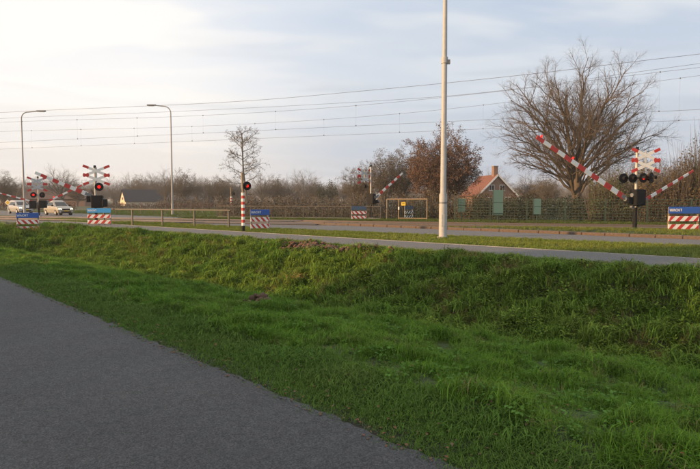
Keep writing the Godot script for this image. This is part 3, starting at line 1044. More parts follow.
func fences() -> void:
	# tubular railing between path and road
	var ra := V(-15.9, 0, 36.2)
	var rb := V(-6.75, 0, 31.7)
	var o := thing("railing", "grey tubular railing between the path and the main road", "railing")
	var dir := (rb - ra).normalized()
	var side := dir.cross(Vector3.UP)
	for i in 5:
		var p := ra.lerp(rb, i / 4.06 )
		pbox(o, "post", Vector3(p.x, .46, p.z), Vector3(.08, 1.04, .08), M.rail_brown, Basis(dir, Vector3.UP, side))
	pbox(o, "top_rail", (ra + rb) * .5 + Vector3(0, 1.02, 0), Vector3(ra.distance_to(rb), .07, .09), M.rail_brown, Basis(dir, Vector3.UP, side))
	# low barred fence along the far track
	var f := thing("track_fence", "low fence with a tan top rail and upright bars before the brown hedge", "fence")
	var fa := TM(-27.5, 42.2)
	var fb := TM(-12.6, 42.2)
	for i in 10:
		var p := fa.lerp(fb, i / 9.0)
		pbox(f, "post", p + Vector3(0, .52, 0), Vector3(.06, 1.16, .06), M.rail_brown)
	var fbas := Basis(ET, Vector3.UP, -EM)
	pbox(f, "top_rail", (fa + fb) * .5 + Vector3(0, 1.08, 0), Vector3(fa.distance_to(fb), .05, .07), M.rail_brown, fbas)
	pbox(f, "bottom_rail", (fa + fb) * .5 + Vector3(0, .15, 0), Vector3(fa.distance_to(fb), .04, .03), M.zinc_dark, fbas)
	var bars := Geo.new()
	for i in 110:
		var p := fa.lerp(fb, (i + .5) / 110.0)
		bars.box(p + Vector3(0, .61, 0), Vector3(.012, .9, .012), fbas)
	part(f, "upright_bars", bars.mesh(), M.rail_brown).set_meta("kind", "stuff")
	# green wire mesh fence beside the track
	var w := thing("mesh_fence", "dark green wire mesh fence between the track and the gardens", "fence")
	var t0 := -6.6
	var bays := 9
	var panel_mesh := Geo.new()
	for k in 9:
		panel_mesh.box(Vector3(1.25, .12 + k * .19, 0), Vector3(2.46, .024, .024))
	for k in 13:
		panel_mesh.box(Vector3(.06 + k * .198, .88, .012), Vector3(.009, 1.56, .009))
	var pm := panel_mesh.mesh()
	for i in bays + 1:
		pbox(w, "post", TM(t0 + i * 2.5, 41.0, .82), Vector3(.07, 1.76, .07), M.fence_green, fbas)
		if i < bays:
			part(w, "mesh_panel", pm, M.fence_green, Transform3D(fbas, TM(t0 + i * 2.5, 40.95)))
	# gate of tan tubes
	var gt := thing("gate", "tan tube gate with a small yellow notice in front of bare trees", "gate", TM(-12.2, 42.6))
	var gl := 3.2
	for x in [0.0, .95, gl]:
		part(gt, "post", rod_mesh(ET * x + Vector3(0, -.05, 0), ET * x + Vector3(0, 1.68, 0), .045, .045), M.tan_paint)
	part(gt, "top_rail", rod_mesh(Vector3(0, 1.66, 0), ET * gl + Vector3(0, 1.66, 0), .05, .05), M.tan_paint)
	part(gt, "bottom_rail", rod_mesh(ET * .95 + Vector3(0, .18, 0), ET * gl + Vector3(0, .18, 0), .035, .035), M.tan_paint)
	for i in 14:
		var x := .95 + (i + 1) * (gl - .95) / 15.0
		part(gt, "bar", rod_mesh(ET * x + Vector3(0, .18, 0), ET * x + Vector3(0, 1.64, 0), .009, .009, 5), M.fence_green)
	var ns := pbox(gt, "notice", ET * 1.32 + Vector3(0, 1.3, .06), Vector3(.34, .26, .015), M.yellow, fbas)
	pbox(ns, "print", Vector3(0, .02, .0085), Vector3(.2, .04, .003), M.black_paint)
	pbox(gt, "lock_box", ET * .95 + Vector3(0, .95, .06), Vector3(.1, .22, .06), M.white_paint, fbas)
	# pale green panels on posts
	for q in [[4.52 + 1.0, 1.70, .56, .95, 41.0, "pale green panel on a post before the russet tree"], [10.2, 2.28, .74, 1.7, 38.9, "tall pale green panel on posts before the red roofed house"], [12.7, 1.68, .54, 1.05, 38.3, "pale green panel on a single post before the dark hedge"]]:
		var x: float = (q[0] if q[0] != 5.52 else 8.1)
		var b := thing("green_panel", q[5], "panel", V(x, 0, q[4] - .2), deg_to_rad(8.0), "green panels along the mesh fence")
		pbox(b, "board", Vector3(0, q[1] - q[3] * .5, .05), Vector3(q[2], q[3], .04), M.green_panel)
		pbox(b, "post", Vector3(.02, q[1] * .5 - .06, 0), Vector3(.07, q[1] - .02, .05), M.fence_green)
		for e in [-1.0, 1.0]: pbox(b, "edge_strip", Vector3(e * q[2] * .5, q[1] - q[3] * .5, .05), Vector3(.035, q[3] + .03, .055), M.fence_green)
		pbox(b, "middle_rib", Vector3(0, q[1] - q[3] * .5, .076), Vector3(q[2] * .96, .03, .012), M.fence_green)
		if q[3] > 1.5: pbox(b, "frame_bar", Vector3(0, q[1] - q[3] + .1, .085), Vector3(q[2] + .04, .05, .03), M.fence_green)
	# post and wire fence across the far meadow
	var pf := thing("meadow_fence", "thin post and wire fence across the green meadow", "fence")
	var pa := V(-29.0, 0, 66.0)
	var pb := V(-11.5, 0, 66.0)
	for i in 13:
		var p := pa.lerp(pb, i / 12.0)
		part(pf, "post", rod_mesh(p + Vector3(0, -.1, 0), p + Vector3(0, 1.05, 0), .05, .045, 7), M.bark_grey)
	for y in [.45, .72, 1.0]:
		part(pf, "wire", rod_mesh(pa + Vector3(0, y, .05), pb + Vector3(0, y, .05), .008, .008, 4), M.wire)
	# leaning stake with a rail at the end of the ditch
	var st := thing("leaning_stake", "dark leaning stake at the grassy end of the ditch", "stake", V(-17.35, ground_at(V(-17.35, 0, 27.6)), 27.6))
	part(st, "stake", rod_mesh(Vector3(.08, -.1, 0), Vector3(-.3, .85, 0), .05, .045, 8), M.dark_wood)
	part(st, "rail", rod_mesh(Vector3(-.28, .8, 0), Vector3(-2.4, .74, .6), .03, .03, 7), M.dark_wood)

func lamps_and_boards() -> void:
	wait_board("blue WACHT board with red and white planks and sun tinted posts beside the mesh fence", V(15.62, .12, 26.2), 0.0, 1.46, 1.16, 1.0, true, M.tan_paint, M.blue_paint)  # tan on these posts carries the warm sunlight in their colour
	wait_board("blue WACHT board with red and white planks beside the striped post", V(-4.72, .02, 29.4), 28.0, 1.05, 1.08, -1.0, true, M.zinc_dark, M.blue_paint)
	wait_board("blue WACHT board at the grassy end of the ditch", V(-17.5, ground_at(V(-17.5, 0, 30.4)), 30.4), 24.0, 1.08, 1.05, -1.0, true, M.zinc_dark, M.blue_paint)
	wait_board("flash lightened blue WACHT board with bright red and white planks before the crossing signal", V(-15.95, 0, 35.6), 4.0, 1.47, 1.08, 1.0, true, M.zinc_dark, M.flash_lit_blue)
	wait_board("dull blue topped board with red and white planks before the tan gate", V(.72, .02, 44.3), 12.0, 1.25, 1.1, -1.0, false, M.zinc_dark, M.dull_blue_paint)
	wait_board("narrow blue topped board with black and white planks beside the tan gate", V(4.85, .02, 46.0), 40.0, 1.0, 1.1, 1.0, false, M.zinc_dark, M.dull_blue_paint, true)
	street_lamp("grey street lamp beyond the cars with its arm over the road", V(-36.0, 0, 62.0), 11.2, .1, Vector3(1, 0, 0), 2.3)
	street_lamp("grey street lamp standing in the far meadow", V(-19.0, 0, 60.0), 11.5, .1, Vector3(-1, 0, 0), 2.1)
	# tall pale mast close to the main road
	var o := thing("lamp_mast", "tall pale lamp mast with a thick lower sleeve on the grass strip", "street lamp", V(3.92, 0, 23.6))
	part(o, "base_sleeve", rod_mesh(Vector3(0, -.1, 0), Vector3(0, 1.82, 0), .172, .168, 20), M.mast_paint)
	part(o, "foot_ring", rod_mesh(Vector3(0, -.1, 0), Vector3(0, .06, 0), .27, .25, 20), M.concrete)
	part(o, "number_band", rod_mesh(Vector3(0, 1.45, 0), Vector3(0, 1.52, 0), .174, .174, 20), M.zinc_dark)
	var g := Geo.new()
	g.tube(PackedVector3Array([Vector3(0, 1.82, 0), Vector3(0, 1.9, 0), Vector3(0, 4.5, 0), Vector3(0, 7.3, 0)]), PackedFloat32Array([.168, .126, .119, .11]), 20)
	part(o, "pole", g.mesh(), M.mast_paint)
	var c := part(o, "collar", rod_mesh(Vector3(0, 7.25, 0), Vector3(0, 7.5, 0), .14, .14, 18), M.mast_paint)
	pbox(c, "clamp", Vector3(.16, 7.3, .05), Vector3(.12, .18, .1), M.zinc_dark)
	part(o, "upper_pole", rod_mesh(Vector3(0, 7.5, 0), Vector3(0, 12.0, 0), .105, .07, 18), M.mast_paint)
	part(o, "lamp_arm", rod_mesh(Vector3(0, 12.0, 0), Vector3(.7, 12.25, -.85), .05, .045, 10), M.mast_paint)
	pbox(o, "lamp_head", Vector3(1.0, 12.3, -1.2), Vector3(.95, .14, .32), M.zinc_dark, yaw_basis(50.0), .05)
	pbox(o, "service_door", Vector3(-.02, .75, .163), Vector3(.12, .5, .02), M.mast_paint)
	# red and white striped signal posts
	for q in [[V(-5.34, 0, 28.0), 1.0, 38.0, "red and white striped post with a lit red lamp beside the path"], [V(-12.7, 0, 60.0), 1.0, 165.0, "distant red and white striped post with its lamp turned away, beyond the road"]]:
		var p := thing("striped_signal_post", q[3], "signal post", q[0], 0.0, "striped signal posts for the path")
		part(p, "black_foot", rod_mesh(Vector3(0, -.05, 0), Vector3(0, .32, 0), .085, .085, 14), M.black_paint)
		for i in 11:
			var y := .32 + i * .15
			part(p, "white_band" if i % 2 == 0 else "red_band", rod_mesh(Vector3(0, y, 0), Vector3(0, y + .149, 0), .085, .085, 14), M.white_paint if i % 2 == 0 else M.red_paint)
		part(p, "upper_post", rod_mesh(Vector3(0, 1.97, 0), Vector3(-.03, 2.95, 0), .055, .055, 12), M.tan_paint)
		lamp_head(p, Vector3(.22, 2.3, .06), q[2], .22, q[2] < 90.0)
		part(p, "bracket", rod_mesh(Vector3(0, 2.3, 0), Vector3(.22, 2.3, -.05), .025, .025, 8), M.black_paint)
	# priority road sign far down the road
	var s := thing("diamond_sign", "small yellow diamond road sign on a grey post behind the cars", "road sign", V(-37.2, 0, 61.0))
	part(s, "post", rod_mesh(Vector3(0, -.1, 0), Vector3(0, 1.5, 0), .035, .035, 8), M.zinc)
	var dm := pbox(s, "diamond", Vector3(0, 1.32, .05), Vector3(.46, .46, .012), M.white_paint, Basis(Vector3(0, 0, 1), PI / 4))
	pbox(dm, "yellow_centre", Vector3(0, 0, .0075), Vector3(.34, .34, .004), M.yellow, Basis.IDENTITY, .001)

func wire_curve(knots: Array, m: float, extend: float) -> PackedVector3Array:
	# smooth curve through (t, height) knots, carried on past both ends
	var ks := knots.duplicate()
	var first: Vector2 = ks[0]
	var second: Vector2 = ks[1]
	var last: Vector2 = ks[-1]
	var before: Vector2 = ks[-2]
	var sl := (last.y - before.y) / (last.x - before.x)
	var sf := (second.y - first.y) / (second.x - first.x)
	ks.push_front(Vector2(first.x - extend, first.y - sf * extend * .5))
	ks.push_back(Vector2(last.x + extend, last.y + sl * extend * .9))
	var pts := PackedVector3Array()
	for i in ks.size() - 1:
		var p0: Vector2 = ks[maxi(i - 1, 0)]
		var p1: Vector2 = ks[i]
		var p2: Vector2 = ks[i + 1]
		var p3: Vector2 = ks[mini(i + 2, ks.size() - 1)]
		for k in 8:
			var q := p1.cubic_interpolate(p2, p0, p3, k / 8.0)
			pts.append(TM(q.x, m, q.y))
	pts.append(TM(ks[-1].x, m, ks[-1].y))
	return pts

func wire_y(pts: PackedVector3Array, t: float) -> float:
	for i in pts.size() - 1:
		var a := pts[i].dot(ET)
		var b := pts[i + 1].dot(ET)
		if t >= a and t <= b: return lerpf(pts[i].y, pts[i + 1].y, (t - a) / (b - a))
	return pts[0].y

func wires() -> void:
	var defs := [
		["topmost feeder wire above the railway", 31.0, [Vector2(-38.9, 8.12), Vector2(-20, 7.76), Vector2(-10.5, 7.86), Vector2(-1.7, 8.11), Vector2(6.5, 8.5)], .010],
		["second feeder wire just under the topmost wire", 31.5, [Vector2(-39.6, 7.78), Vector2(-23, 7.46), Vector2(-9, 7.34), Vector2(-2.2, 7.5), Vector2(6.6, 8.16)], .008],
		["sagging carrier wire over the track on the ditch side", 33.4, [Vector2(-42, 7.85), Vector2(-24.7, 7.46), Vector2(-13, 7.45), Vector2(-3, 7.79), Vector2(7, 8.36)], .008],
		["level contact wire over the track on the ditch side", 33.4, [Vector2(-42, 6.24), Vector2(-20, 6.22), Vector2(7, 6.23)], .008],
		["sagging carrier wire over the track beside the mesh fence", 37.6, [Vector2(-47, 7.8), Vector2(-27.8, 7.38), Vector2(-14.3, 7.38), Vector2(-3.6, 7.8), Vector2(7.9, 8.75)], .008],
		["level contact wire over the track beside the mesh fence", 37.6, [Vector2(-47, 6.22), Vector2(-20, 6.21), Vector2(8, 6.23)], .008]]
	var carrier := PackedVector3Array()
	for d in defs:
		var pts := wire_curve(d[2], d[1], 26.0)
		var rad := PackedFloat32Array()
		for p in pts: rad.append(d[3])
		var g := Geo.new()
		g.tube(pts, rad, 5)
		var o := top("overhead_wire", g.mesh(), M.wire, d[0], "wire", "overhead wires of the railway")
		if d[0].begins_with("sagging"): carrier = pts
		if d[0].begins_with("level"):
			for i in 14:
				var t := -62.0 + i * 5.6 + (1.7 if d[1] > 35 else 0.0)
				var y := wire_y(carrier, t)
				part(o, "dropper", rod_mesh(TM(t, d[1], 6.22), TM(t, d[1], y), .0025, .0025, 4), M.wire)
				for yy in [6.24, y]:
					part(o, "clamp", bx(Vector3(.06, .07, .04), .01), M.wire, Transform3D(Basis.IDENTITY, TM(t, d[1], yy)))

func cars_and_houses() -> void:
	car("beige car with lit headlights and yellow plate at the head of the queue", V(-30.6, .02, 58.8), ES, M.beige_paint, .93)
	car("silver car standing second behind the crossing signal", V(-38.6, .02, 65.6), ES, M.silver_paint, .93)
	house("brick_house", "brick house with orange tiled roof, white trim and a chimney behind the hedge", V(23.6, 0, 90.0), 13.0, 6.6, 6.0, 2.4, 5.55, M.brick, M.roof_tile,
		[[-1.0, 3.55, .95, .95], [.85, 3.55, .95, .95], [1.9, 1.5, 1.1, 1.2], [-1.5, 1.4, 1.1, 1.3]], Vector3(0, 5.9, -.9), M.white_paint)
	house("dark_roofed_house", "low house with a sunlit cream gable and dark slate roof", V(-64.0, 0, 158.0), -48.0, 4.4, 13.0, 1.3, 4.5, M.cream, M.slate, [[0.0, 2.0, .9, .9]], Vector3.ZERO, null)
	house("farm_shed", "long dark shed behind the bare trees beyond the cars", V(-80.0, 0, 150.0), 78.0, 8.0, 12.0, 2.2, 4.6, M.brick, M.dark_roof, [])
	house("brown_barn", "long brown roofed barn behind the queue of cars", V(-86.0, 0, 145.0), -82.0, 9.0, 18.0, 1.9, 4.4, M.brick, M.dark_roof, [])
	house("grey_barn", "grey roofed barn among the distant trees beyond the meadow", V(-38.0, 0, 150.0), 80.0, 8.0, 10.0, 1.7, 4.2, M.slate, M.slate, [])
	house("small_shed", "small grey shed with a pitched roof by the distant evergreen", V(-14.0, 0, 150.0), 15.0, 5.0, 6.0, 1.6, 3.9, M.slate, M.slate, [])

# hedge or thicket: leaf-sized faces and twigs through a long uneven volume
func hedge(called: String, label: String, a: Vector3, b: Vector3, h: float, depth: float, leaves: int, size: float, leafmat: Material, seed_: int, uneven := .3, twigs := 120, category := "hedge", group := "") -> void:
	rng.seed = seed_
	var f := FastNoiseLite.new()
	f.seed = seed_
	f.frequency = .35
	var o := thing(called, label, category, Vector3.ZERO, 0.0, group)
	tg_leaf = Geo.new()
	var side := (b - a).normalized().cross(Vector3.UP)
	var L := a.distance_to(b)
	for i in leaves:
		var t := rng.randf()
		var w := rng.randf_range(-1, 1)
		var hh := h * (1.0 + uneven * f.get_noise_2d(t * L, w * depth) * 1.8)
		var y := hh * pow(rng.randf(), .75) * sqrt(maxf(.05, 1.0 - .55 * w * w))
		leaf(a.lerp(b, t) + side * w * depth * .5 + Vector3(0, y, 0), size * rng.randf_range(.6, 1.4))
	part(o, "foliage", tg_leaf.mesh(), leafmat)
	var g := Geo.new()
	for i in twigs:
		var t := rng.randf()
		var w := rng.randf_range(-.8, .8)
		var hh := h * (1.0 + uneven * f.get_noise_2d(t * L, w * depth) * 1.8) * rng.randf_range(.8, 1.18)
		var p := a.lerp(b, t) + side * w * depth * .5
		var q := p + Vector3(rng.randf_range(-.25, .25) * h, hh, rng.randf_range(-.25, .25) * h)
		g.tube(PackedVector3Array([p - Vector3(0, .1, 0), p.lerp(q, .5) + Vector3(rng.randf_range(-.1, .1), 0, 0), q]), PackedFloat32Array([.022, .014, .005]), 3, false)
	part(o, "stems", g.mesh(), M.bark)

func woods() -> void:
	# the big bare tree behind the mesh fence
	var big := {"levels": 6, "wobble": .09, "lift": [.0, .0, .07, .05, .03, .0], "wrap": 1.62, "kids": [0, 11, 8, 6, 3], "first": [.3, .25, .15, .15, .15], "angle": [34.0, 36.0, 38.0, 42.0, 45.0], "ratio": [1.0, .27, .5, .5, .55], "thin": [.36, .34, .42, .45, .5], "leaves": 0, "leaf_size": .1}
	plant_tree("big_bare_tree", crowned_tree(101, 4.4, 7.9, 6.9, 5.5, 34, .44, big), V(19.0, 0, 47.0), 1.0, .6, "great bare tree with a wide rounded crown behind the mesh fence", "", M.bark, null)
	# slim alder standing alone above the tree line
	var alder := {"levels": 4, "wobble": .10, "lift": [.02, .0, .02, .0, .0, .0], "kids": [24, 8, 6], "first": [.32, .2, .2], "angle": [64.0, 48.0, 45.0], "ratio": [.25, .45, .5], "thin": [.3, .4, .5], "trunk": 12.0, "radius": .19, "leaves": 2, "leaf_size": .07, "lean": .03}
	plant_tree("slim_tree", tree_meshes(7, alder), V(-16.4, 0, 90.0), .98, .4, "tall slim tree with short side branches rising above the tree line", "", M.bark_grey, M.brown_leaf)
	# russet leaved trees
	var rus := {"levels": 5, "wobble": .12, "lift": [.0, .0, .04, .02, .0, .0], "kids": [0, 11, 8, 4], "first": [.3, .2, .15, .15], "angle": [40.0, 42.0, 42.0, 45.0], "ratio": [1.0, .34, .5, .5], "thin": [.4, .36, .45, .5], "leaves": 5, "leaf_size": .058}
	plant_tree("russet_tree", crowned_tree(21, 1.6, 4.7, 3.9, 3.4, 24, .24, rus), V(9.1, 0, 56.0), 1.0, .0, "broad round tree with rust brown leaves behind the tall lamp mast", "", M.bark, M.russet)
	var pale := rus.duplicate()
	pale.leaves = 2
	pale.leaf_size = .05
	var bare := pale.duplicate()
	bare.leaves = 0
	var protos := []
	for k in 4: protos.append(crowned_tree(200 + k, 1.5 + .3 * k, 4.4, 2.6 + .3 * k, 2.9, 16, .2, bare))
	var tprotos := []
	for k in 3: tprotos.append(crowned_tree(300 + k, 1.4 + .3 * k, 4.2, 2.5 + .3 * k, 2.8, 16, .2, pale))
	# grey brown trees beside the russet one (about 7 m tall as modelled)
	for q in [[6.7, 70.0, 1.16, 1, "tallest grey brown tree with withered leaves, touching the rust brown one"], [4.2, 68.0, 1.04, 0, "grey brown tree with withered leaves behind the tan gate"], [1.3, 72.0, .86, 2, "low grey brown tree with withered leaves behind the grey crossbuck back"]]:
		plant_tree("fading_tree", tprotos[q[3]], V(q[0], 0, q[1]), q[2], q[0], q[4], "withered trees behind the gate", M.bark_grey, M.brown_leaf)
	plant_tree("bare_tree", protos[1], V(26.2, 0, 100.0), 1.0, 1.0, "slight bare tree just behind the orange roofed house", "", M.bark_grey, null)
	rng.seed = 77
	# bare trees of the tree line, one by one
	var row := [[4, 110, 7.2], [16, 120, 6.4], [62, 115, 8.6], [78, 130, 6.2], [114, 185, 9.6], [130, 185, 10.4], [142, 180, 9.6], [155, 172, 10.2], [166, 130, 8.6], [184, 125, 8.4], [197, 135, 7.6], [208, 130, 7.4], [220, 125, 7.0], [235, 130, 6.8], [262, 125, 7.6], [276, 130, 7.4], [290, 128, 7.0], [304, 120, 8.2], [316, 125, 6.4], [344, 130, 6.0], [528, 95, 6.4], [545, 90, 5.6], [610, 80, 7.0], [636, 76, 7.4], [664, 72, 6.6], [690, 70, 7.6]]
	var i := 0
	for q in row:
		var x: float = (q[0] - 350.0) / 560.0 * q[1]
		var where: String = "bare grey brown tree in the distant row beyond the meadow" if q[0] < 400 else "bare tree rising behind the thicket and the mesh fence"
		var meshes: Array = protos[i % 4] if i % 3 else tprotos[i % 3]
		if i % 3 == 0 and q[0] < 400: where = "small tree still holding withered leaves in the distant row beyond the meadow"
		elif q[0] < 100: where = "bare tree rising over the roofs behind the queue of cars"
		plant_tree("row_tree", meshes, V(x, 0, q[1]), q[2] / 7.3, rng.randf() * TAU, where, "bare trees in the distant row" if q[0] < 400 else "bare trees behind the thicket", M.bark_grey, M.brown_leaf, "tree", 1.15)
		i += 1
	# a dark evergreen
	hedge("evergreen_bush", "rounded dark evergreen beside the small grey shed", V(-7.0, 0, 118.0), V(-2.6, 0, 118.0), 4.2, 3.6, 5000, .12, M.dark_leaf, 61, .5, 60, "bush")
	# unseen evergreen hedge added across the near lane to shade the verge and bank
	hedge("added_shade_hedge", "unseen evergreen hedge added beyond the near lane to shade the verge and bank", V(-24.0, 0, -14.0), V(-21.0, 0, 8.5), 7.4, 2.6, 34000, .2, M.dark_leaf, 62, .35, 80)
	# far wood: one mass behind everything
	var fx := []
	var fc := []
	rng.seed = 90
	for k in 520:
		var az := deg_to_rad(lerpf(-60.0, 60.0, rng.randf()))
		var d := rng.randf_range(170.0, 300.0)
		var sc := rng.randf_range(.55, 1.35) * d / 215.0
		fx.append(Transform3D(Basis(Vector3.UP, rng.randf() * TAU).scaled(Vector3(sc * 1.3, sc, sc * 1.3)), Vector3(sin(az) * d, -.5, -cos(az) * d)))
		fc.append(Color.WHITE)
	var far_mesh := Geo.new()
	for k in [0, 1]:
		var a: Array = protos[1][k].surface_get_arrays(0)
		var off := far_mesh.v.size()
		far_mesh.v.append_array(a[Mesh.ARRAY_VERTEX]); far_mesh.n.append_array(a[Mesh.ARRAY_NORMAL])
		for ix in a[Mesh.ARRAY_INDEX]: far_mesh.idx.append(ix + off)
	scatter("far_wood", far_mesh.mesh(), M.bark_grey, fx, fc, "distant hazy bare wood along the horizon", "wood")
	# undergrowth below the tree line, hedges and thickets
	hedge("far_hedge", "low reddish brown hedge at the far side of the meadow", V(-42.0, 0, 92.0), V(-17.0, 0, 92.0), 1.15, 1.2, 7000, .07, M.russet, 41, .12, 200)
	hedge("far_hedge", "dark brush under the distant row of bare trees", V(-40.0, 0, 116.0), V(2.0, 0, 112.0), 1.7, 4.0, 12000, .11, M.grey_leaf, 42, .7, 900)
	hedge("far_hedge", "clipped reddish hedge behind the queue of cars", V(-70.0, 0, 88.0), V(-44.0, 0, 90.0), 1.3, 1.2, 6000, .08, M.russet, 43, .12, 150)
	hedge("brown_hedge", "rough brown hedge behind the low barred fence", TM(-29.0, 45.0), TM(-12.0, 45.6), 1.55, 2.4, 18000, .055, M.grey_leaf, 44, .55, 700)
	hedge("brown_hedge", "bank of brown brush behind the tan gate", TM(-13.0, 48.0), TM(-1.0, 48.0), 2.0, 3.0, 14000, .06, M.brown_leaf, 45, .5, 400)
	hedge("dark_hedge", "dark evergreen hedge behind the mesh fence before the brick house", TM(-6.0, 46.0), TM(9.0, 46.0), 1.75, 1.8, 24000, .055, M.dark_leaf, 46, .25, 150)
	for q in [[4.6, 44.6, 3.2, 51, "olive thicket at the foot of the great bare tree"], [7.6, 43.6, 3.6, 52, "brown twiggy thicket behind the long striped barrier arm"], [10.8, 44.0, 4.2, 53, "olive thicket behind the crossing signal with four lamp discs"], [14.0, 44.4, 3.4, 54, "brown twiggy thicket behind the short barrier arm"], [17.4, 44.2, 3.6, 55, "olive thicket behind the WACHT board with sun tinted posts"]]:
		hedge("thicket", q[4], TM(q[0] - 2.0, q[1]), TM(q[0] + 2.0, q[1]), q[2], 3.0, 7500, .06, M.olive_leaf if q[3] % 2 else M.brown_leaf, q[3], .5, 420, "thicket", "thickets behind the mesh fence")

func grass() -> void:
	rng.seed = 400
	var lush := [tuft(501, 24, .11, .18, .0062, .8), tuft(502, 24, .11, .15, .0065, 1.0), tuft(503, 20, .12, .22, .006, .65)]
	var short := [tuft(511, 36, .09, .06, .0032, .6), tuft(512, 36, .10, .05, .0032, .85)]
	var coarse := [tuft(521, 20, .17, .24, .011, .75), tuft(522, 18, .19, .17, .012, 1.0)]
	var dry := tuft(531, 12, .12, .34, .006, .8)
	var clover := [weed(551, 22, .10, .07, .035), weed(552, 14, .12, .10, .06)]
	var herb := [weed(541, 26, .16, .22, .10), weed(542, 20, .14, .32, .085)]
	rng.seed = 401
	var bins := {}
	var add := func(key: String, p: Vector3, sc: float, c: Color, lean := .18):
		if not bins.has(key): bins[key] = [[], []]
		bins[key][0].append(tuft_xf(p, sc, lean))
		bins[key][1].append(c)
	# near verge
	for i in 128000:
		var s := 9.0 - pow(rng.randf(), .62) * 44.0
		var e := road_edge(s)
		var n := rng.randf_range(e - .03, 9.2)
		var p := SN(s, n)
		var dist := p.length()
		if dist < 2.2: continue
		p.y = height(s, n)
		var q := patch_noise.get_noise_2d(s * 2.0, n * 2.0) * .5 + .5
		var q2 := patch_noise.get_noise_2d(s * .8 + 70, n * .8) * .5 + .5
		var mound := smooth(.3, .75, bump_noise.get_noise_2d(s * 3.6, n * 3.6) * .5 + .5)
		var j := rng.randf_range(.8, 1.2)
		var far := clampf(dist / 14.0, 1.0, 2.0)
		var mown := e + .75 + (q2 - .5) * 1.3
		if n < mown:
			if n < e + .18 and rng.randf() < .45: continue
			var c := Color(.125, .185, .04).lerp(Color(.095, .20, .03), q) * j
			add.call("short%d" % (i % 2), p, rng.randf_range(.8, 1.25) * minf(far, 1.5) * (1.0 + .9 * smooth(e, mown, n)), c)
		else:
			var c := Color(.10, .225, .02).lerp(Color(.165, .29, .038), q) * j
			if rng.randf() < .07: c = Color(.22, .20, .08) if rng.randf() < .5 else Color(.18, .24, .05)
			add.call("lush%d" % (i % 3), p, rng.randf_range(.5, .85) * lerpf(.5, 1.1, mound) * minf(far, 1.3), c, .3)
			if rng.randf() < .10: add.call("clover%d" % (i % 2), p, rng.randf_range(.5, 1.0), Color(.08, .17, .03) * j, .2)
	# far bank: coarse grass, herbs, straw
	for i in 66000:
		var s := 10.0 - rng.randf() * 46.0
		var n := rng.randf_range(8.6, 14.8)
		var p := SN(s, n)
		p.y = height(s, n)
		var q := patch_noise.get_noise_2d(s * 1.5 + 20, n * 2.2) * .5 + .5
		var q2 := patch_noise.get_noise_2d(s * 3.0 + 50, n * 3.0) * .5 + .5
		var j := rng.randf_range(.75, 1.25)
		if absf(s + 12.8) < 1.5 and absf(n - 13.35) < .32 and rng.randf() < .75: continue
		var clump := lerpf(.6, 1.35, smooth(.3, .7, bump_noise.get_noise_2d(s * 5.0, n * 5.0 + 30.0) * .5 + .5))
		var dryness := smooth(.50, .72, q2) * smooth(9.6, 11.0, n)
		var kind := rng.randf()
		if kind < dryness * .32:
			add.call("dry", p, rng.randf_range(.5, .95) * (1.0 - .5 * smooth(13.6, 14.6, n)), Color(.26, .19, .075) * j, .5)
		elif kind < .72:
			add.call("coarse%d" % (i % 2), p, clump * rng.randf_range(.5, 1.0) * (1.0 - .55 * smooth(13.6, 14.6, n)), Color(.11, .225, .026).lerp(Color(.20, .285, .045), q) * j, .4)
		else:
			add.call("herb%d" % (i % 2), p, rng.randf_range(.35, .8) * (1.0 - .5 * smooth(13.6, 14.6, n)), Color(.09, .17, .02).lerp(Color(.17, .22, .035), q) * j, .3)
	# strip between path and main road
	for i in 20000:
		var s := 6.0 - rng.randf() * 56.0
		var n := rng.randf_range(17.62, minf(22.85 + .09 * s, 23.2) if s > -25 else 20.8)
		var p := SN(s, n)
		p.y = height(s, n)
		var q := patch_noise.get_noise_2d(s * 1.2 + 10, n * 1.6) * .5 + .5
		add.call("coarse%d" % (i % 2), p, rng.randf_range(.35, .62) , Color(.13, .20, .028).lerp(Color(.22, .24, .055), q) * rng.randf_range(.8, 1.2), .3)
	# verge between kerb and tracks
	for i in 9000:
		var s := 6.0 - rng.randf() * 31.0
		var n := rng.randf_range(26.6, 33.0)
		var p := SN(s, n)
		if p.dot(EM) > 32.4: continue
		p.y = height(s, n)
		add.call("coarse%d" % (i % 2), p, rng.randf_range(.35, .6), Color(.12, .18, .028).lerp(Color(.20, .21, .055), rng.randf()) * rng.randf_range(.8, 1.2), .3)
	# grass beyond the tracks along the fences, and the meadow
	for i in 9000:
		var p := TM(rng.randf_range(-30.0, 16.0), rng.randf_range(39.4, 44.0))
		p.y = 0.0
		add.call("coarse%d" % (i % 2), p, rng.randf_range(.5, 1.0), Color(.075, .125, .025).lerp(Color(.11, .13, .035), rng.randf()), .3)
	for i in 12000:
		var s := -25.0 - rng.randf() * 60.0
		var p := SN(s, rng.randf_range(28.8, 62.0))
		p.y = 0.0
		if absf(p.dot(EM) - 37.6) < 1.8 or absf(p.dot(EM) - 33.4) < 1.8: continue
		add.call("coarse%d" % (i % 2), p, rng.randf_range(.5, .9), Color(.085, .145, .028).lerp(Color(.12, .15, .04), rng.randf()), .3)
	var meshes := {"lush0": lush[0], "lush1": lush[1], "lush2": lush[2], "short0": short[0], "short1": short[1], "coarse0": coarse[0], "coarse1": coarse[1], "dry": dry, "herb0": herb[0], "herb1": herb[1], "clover0": clover[0], "clover1": clover[1]}
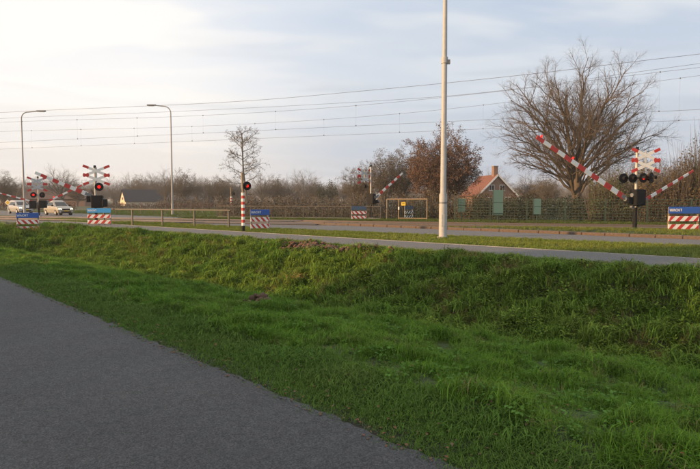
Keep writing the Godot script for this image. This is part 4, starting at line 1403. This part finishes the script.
	var said := {"lush": ["long_grass", "long lush green grass on the verge before the ditch"], "shor": ["short_grass", "short dull grass along the edge of the near lane"], "coar": ["coarse_grass", "coarse olive grass on the bank and road strips"], "dry": ["dry_grass", "straw coloured dry grass on the ditch bank"], "clov": ["verge_weeds", "small round leaved weeds among the verge grass"], "herb": ["leafy_weeds", "leafy green weeds covering the ditch bank"]}
	for k in bins:
		var w: Array = said[k.substr(0, 4)]
		scatter(w[0], meshes[k], M.leafy if k.begins_with("herb") or k.begins_with("clov") else M.blade, bins[k][0], bins[k][1], w[1], "weeds" if k.begins_with("herb") or k.begins_with("clov") else "grass")
	# fallen leaves by the lane edge
	var lf := Geo.new()
	lf.quad(Vector3(-.035, 0, 0), Vector3(0, .012, -.02), Vector3(.035, .004, 0), Vector3(0, .014, .02), Vector3.UP)
	var lx := []
	var lc := []
	rng.seed = 71
	for i in 1900:
		var s := 4.0 - rng.randf() * 18.0
		var n := road_edge(s) - .08 + pow(rng.randf(), 1.6) * 1.9
		var p := SN(s, n)
		p.y = height(s, n) + rng.randf_range(.02, .05)
		if n < road_edge(s): p.y = .022
		lx.append(tuft_xf(p, rng.randf_range(.2, .6), .5))
		lc.append(Color(.17, .06, .025).lerp(Color(.12, .08, .04), rng.randf()))
	scatter("fallen_leaves", lf.mesh(), M.dry_leaf, lx, lc, "small brown fallen leaves along the lane edge", "leaves")
	# dug earth near the top of the bank, and a small molehill on the verge
	rng.seed = 72
	var clod := Geo.new()
	var ico := SphereMesh.new()
	ico.radius = .05; ico.height = .07; ico.radial_segments = 7; ico.rings = 4
	var cx := []
	var cc := []
	for i in 1300:
		var s: float; var n: float
		if i < 1250:
			s = -12.8 + rng.randfn(0.0, .95)
			n = 13.45 + rng.randfn(0.0, .15) + (s + 12.8) * .03
		else:
			s = -7.6 + rng.randfn(0.0, .09)
			n = 6.4 + rng.randfn(0.0, .09)
		var p := SN(s, n)
		p.y = height(s, n) + rng.randf_range(.0, .16)
		cx.append(tuft_xf(p, rng.randf_range(.5, 1.6), 1.5))
		cc.append(Color(.13, .065, .04).lerp(Color(.06, .035, .022), rng.randf()))
	scatter("dug_earth", ico, M.dry_leaf, cx, cc, "crumbly reddish brown earth dug near the top of the bank", "earth")
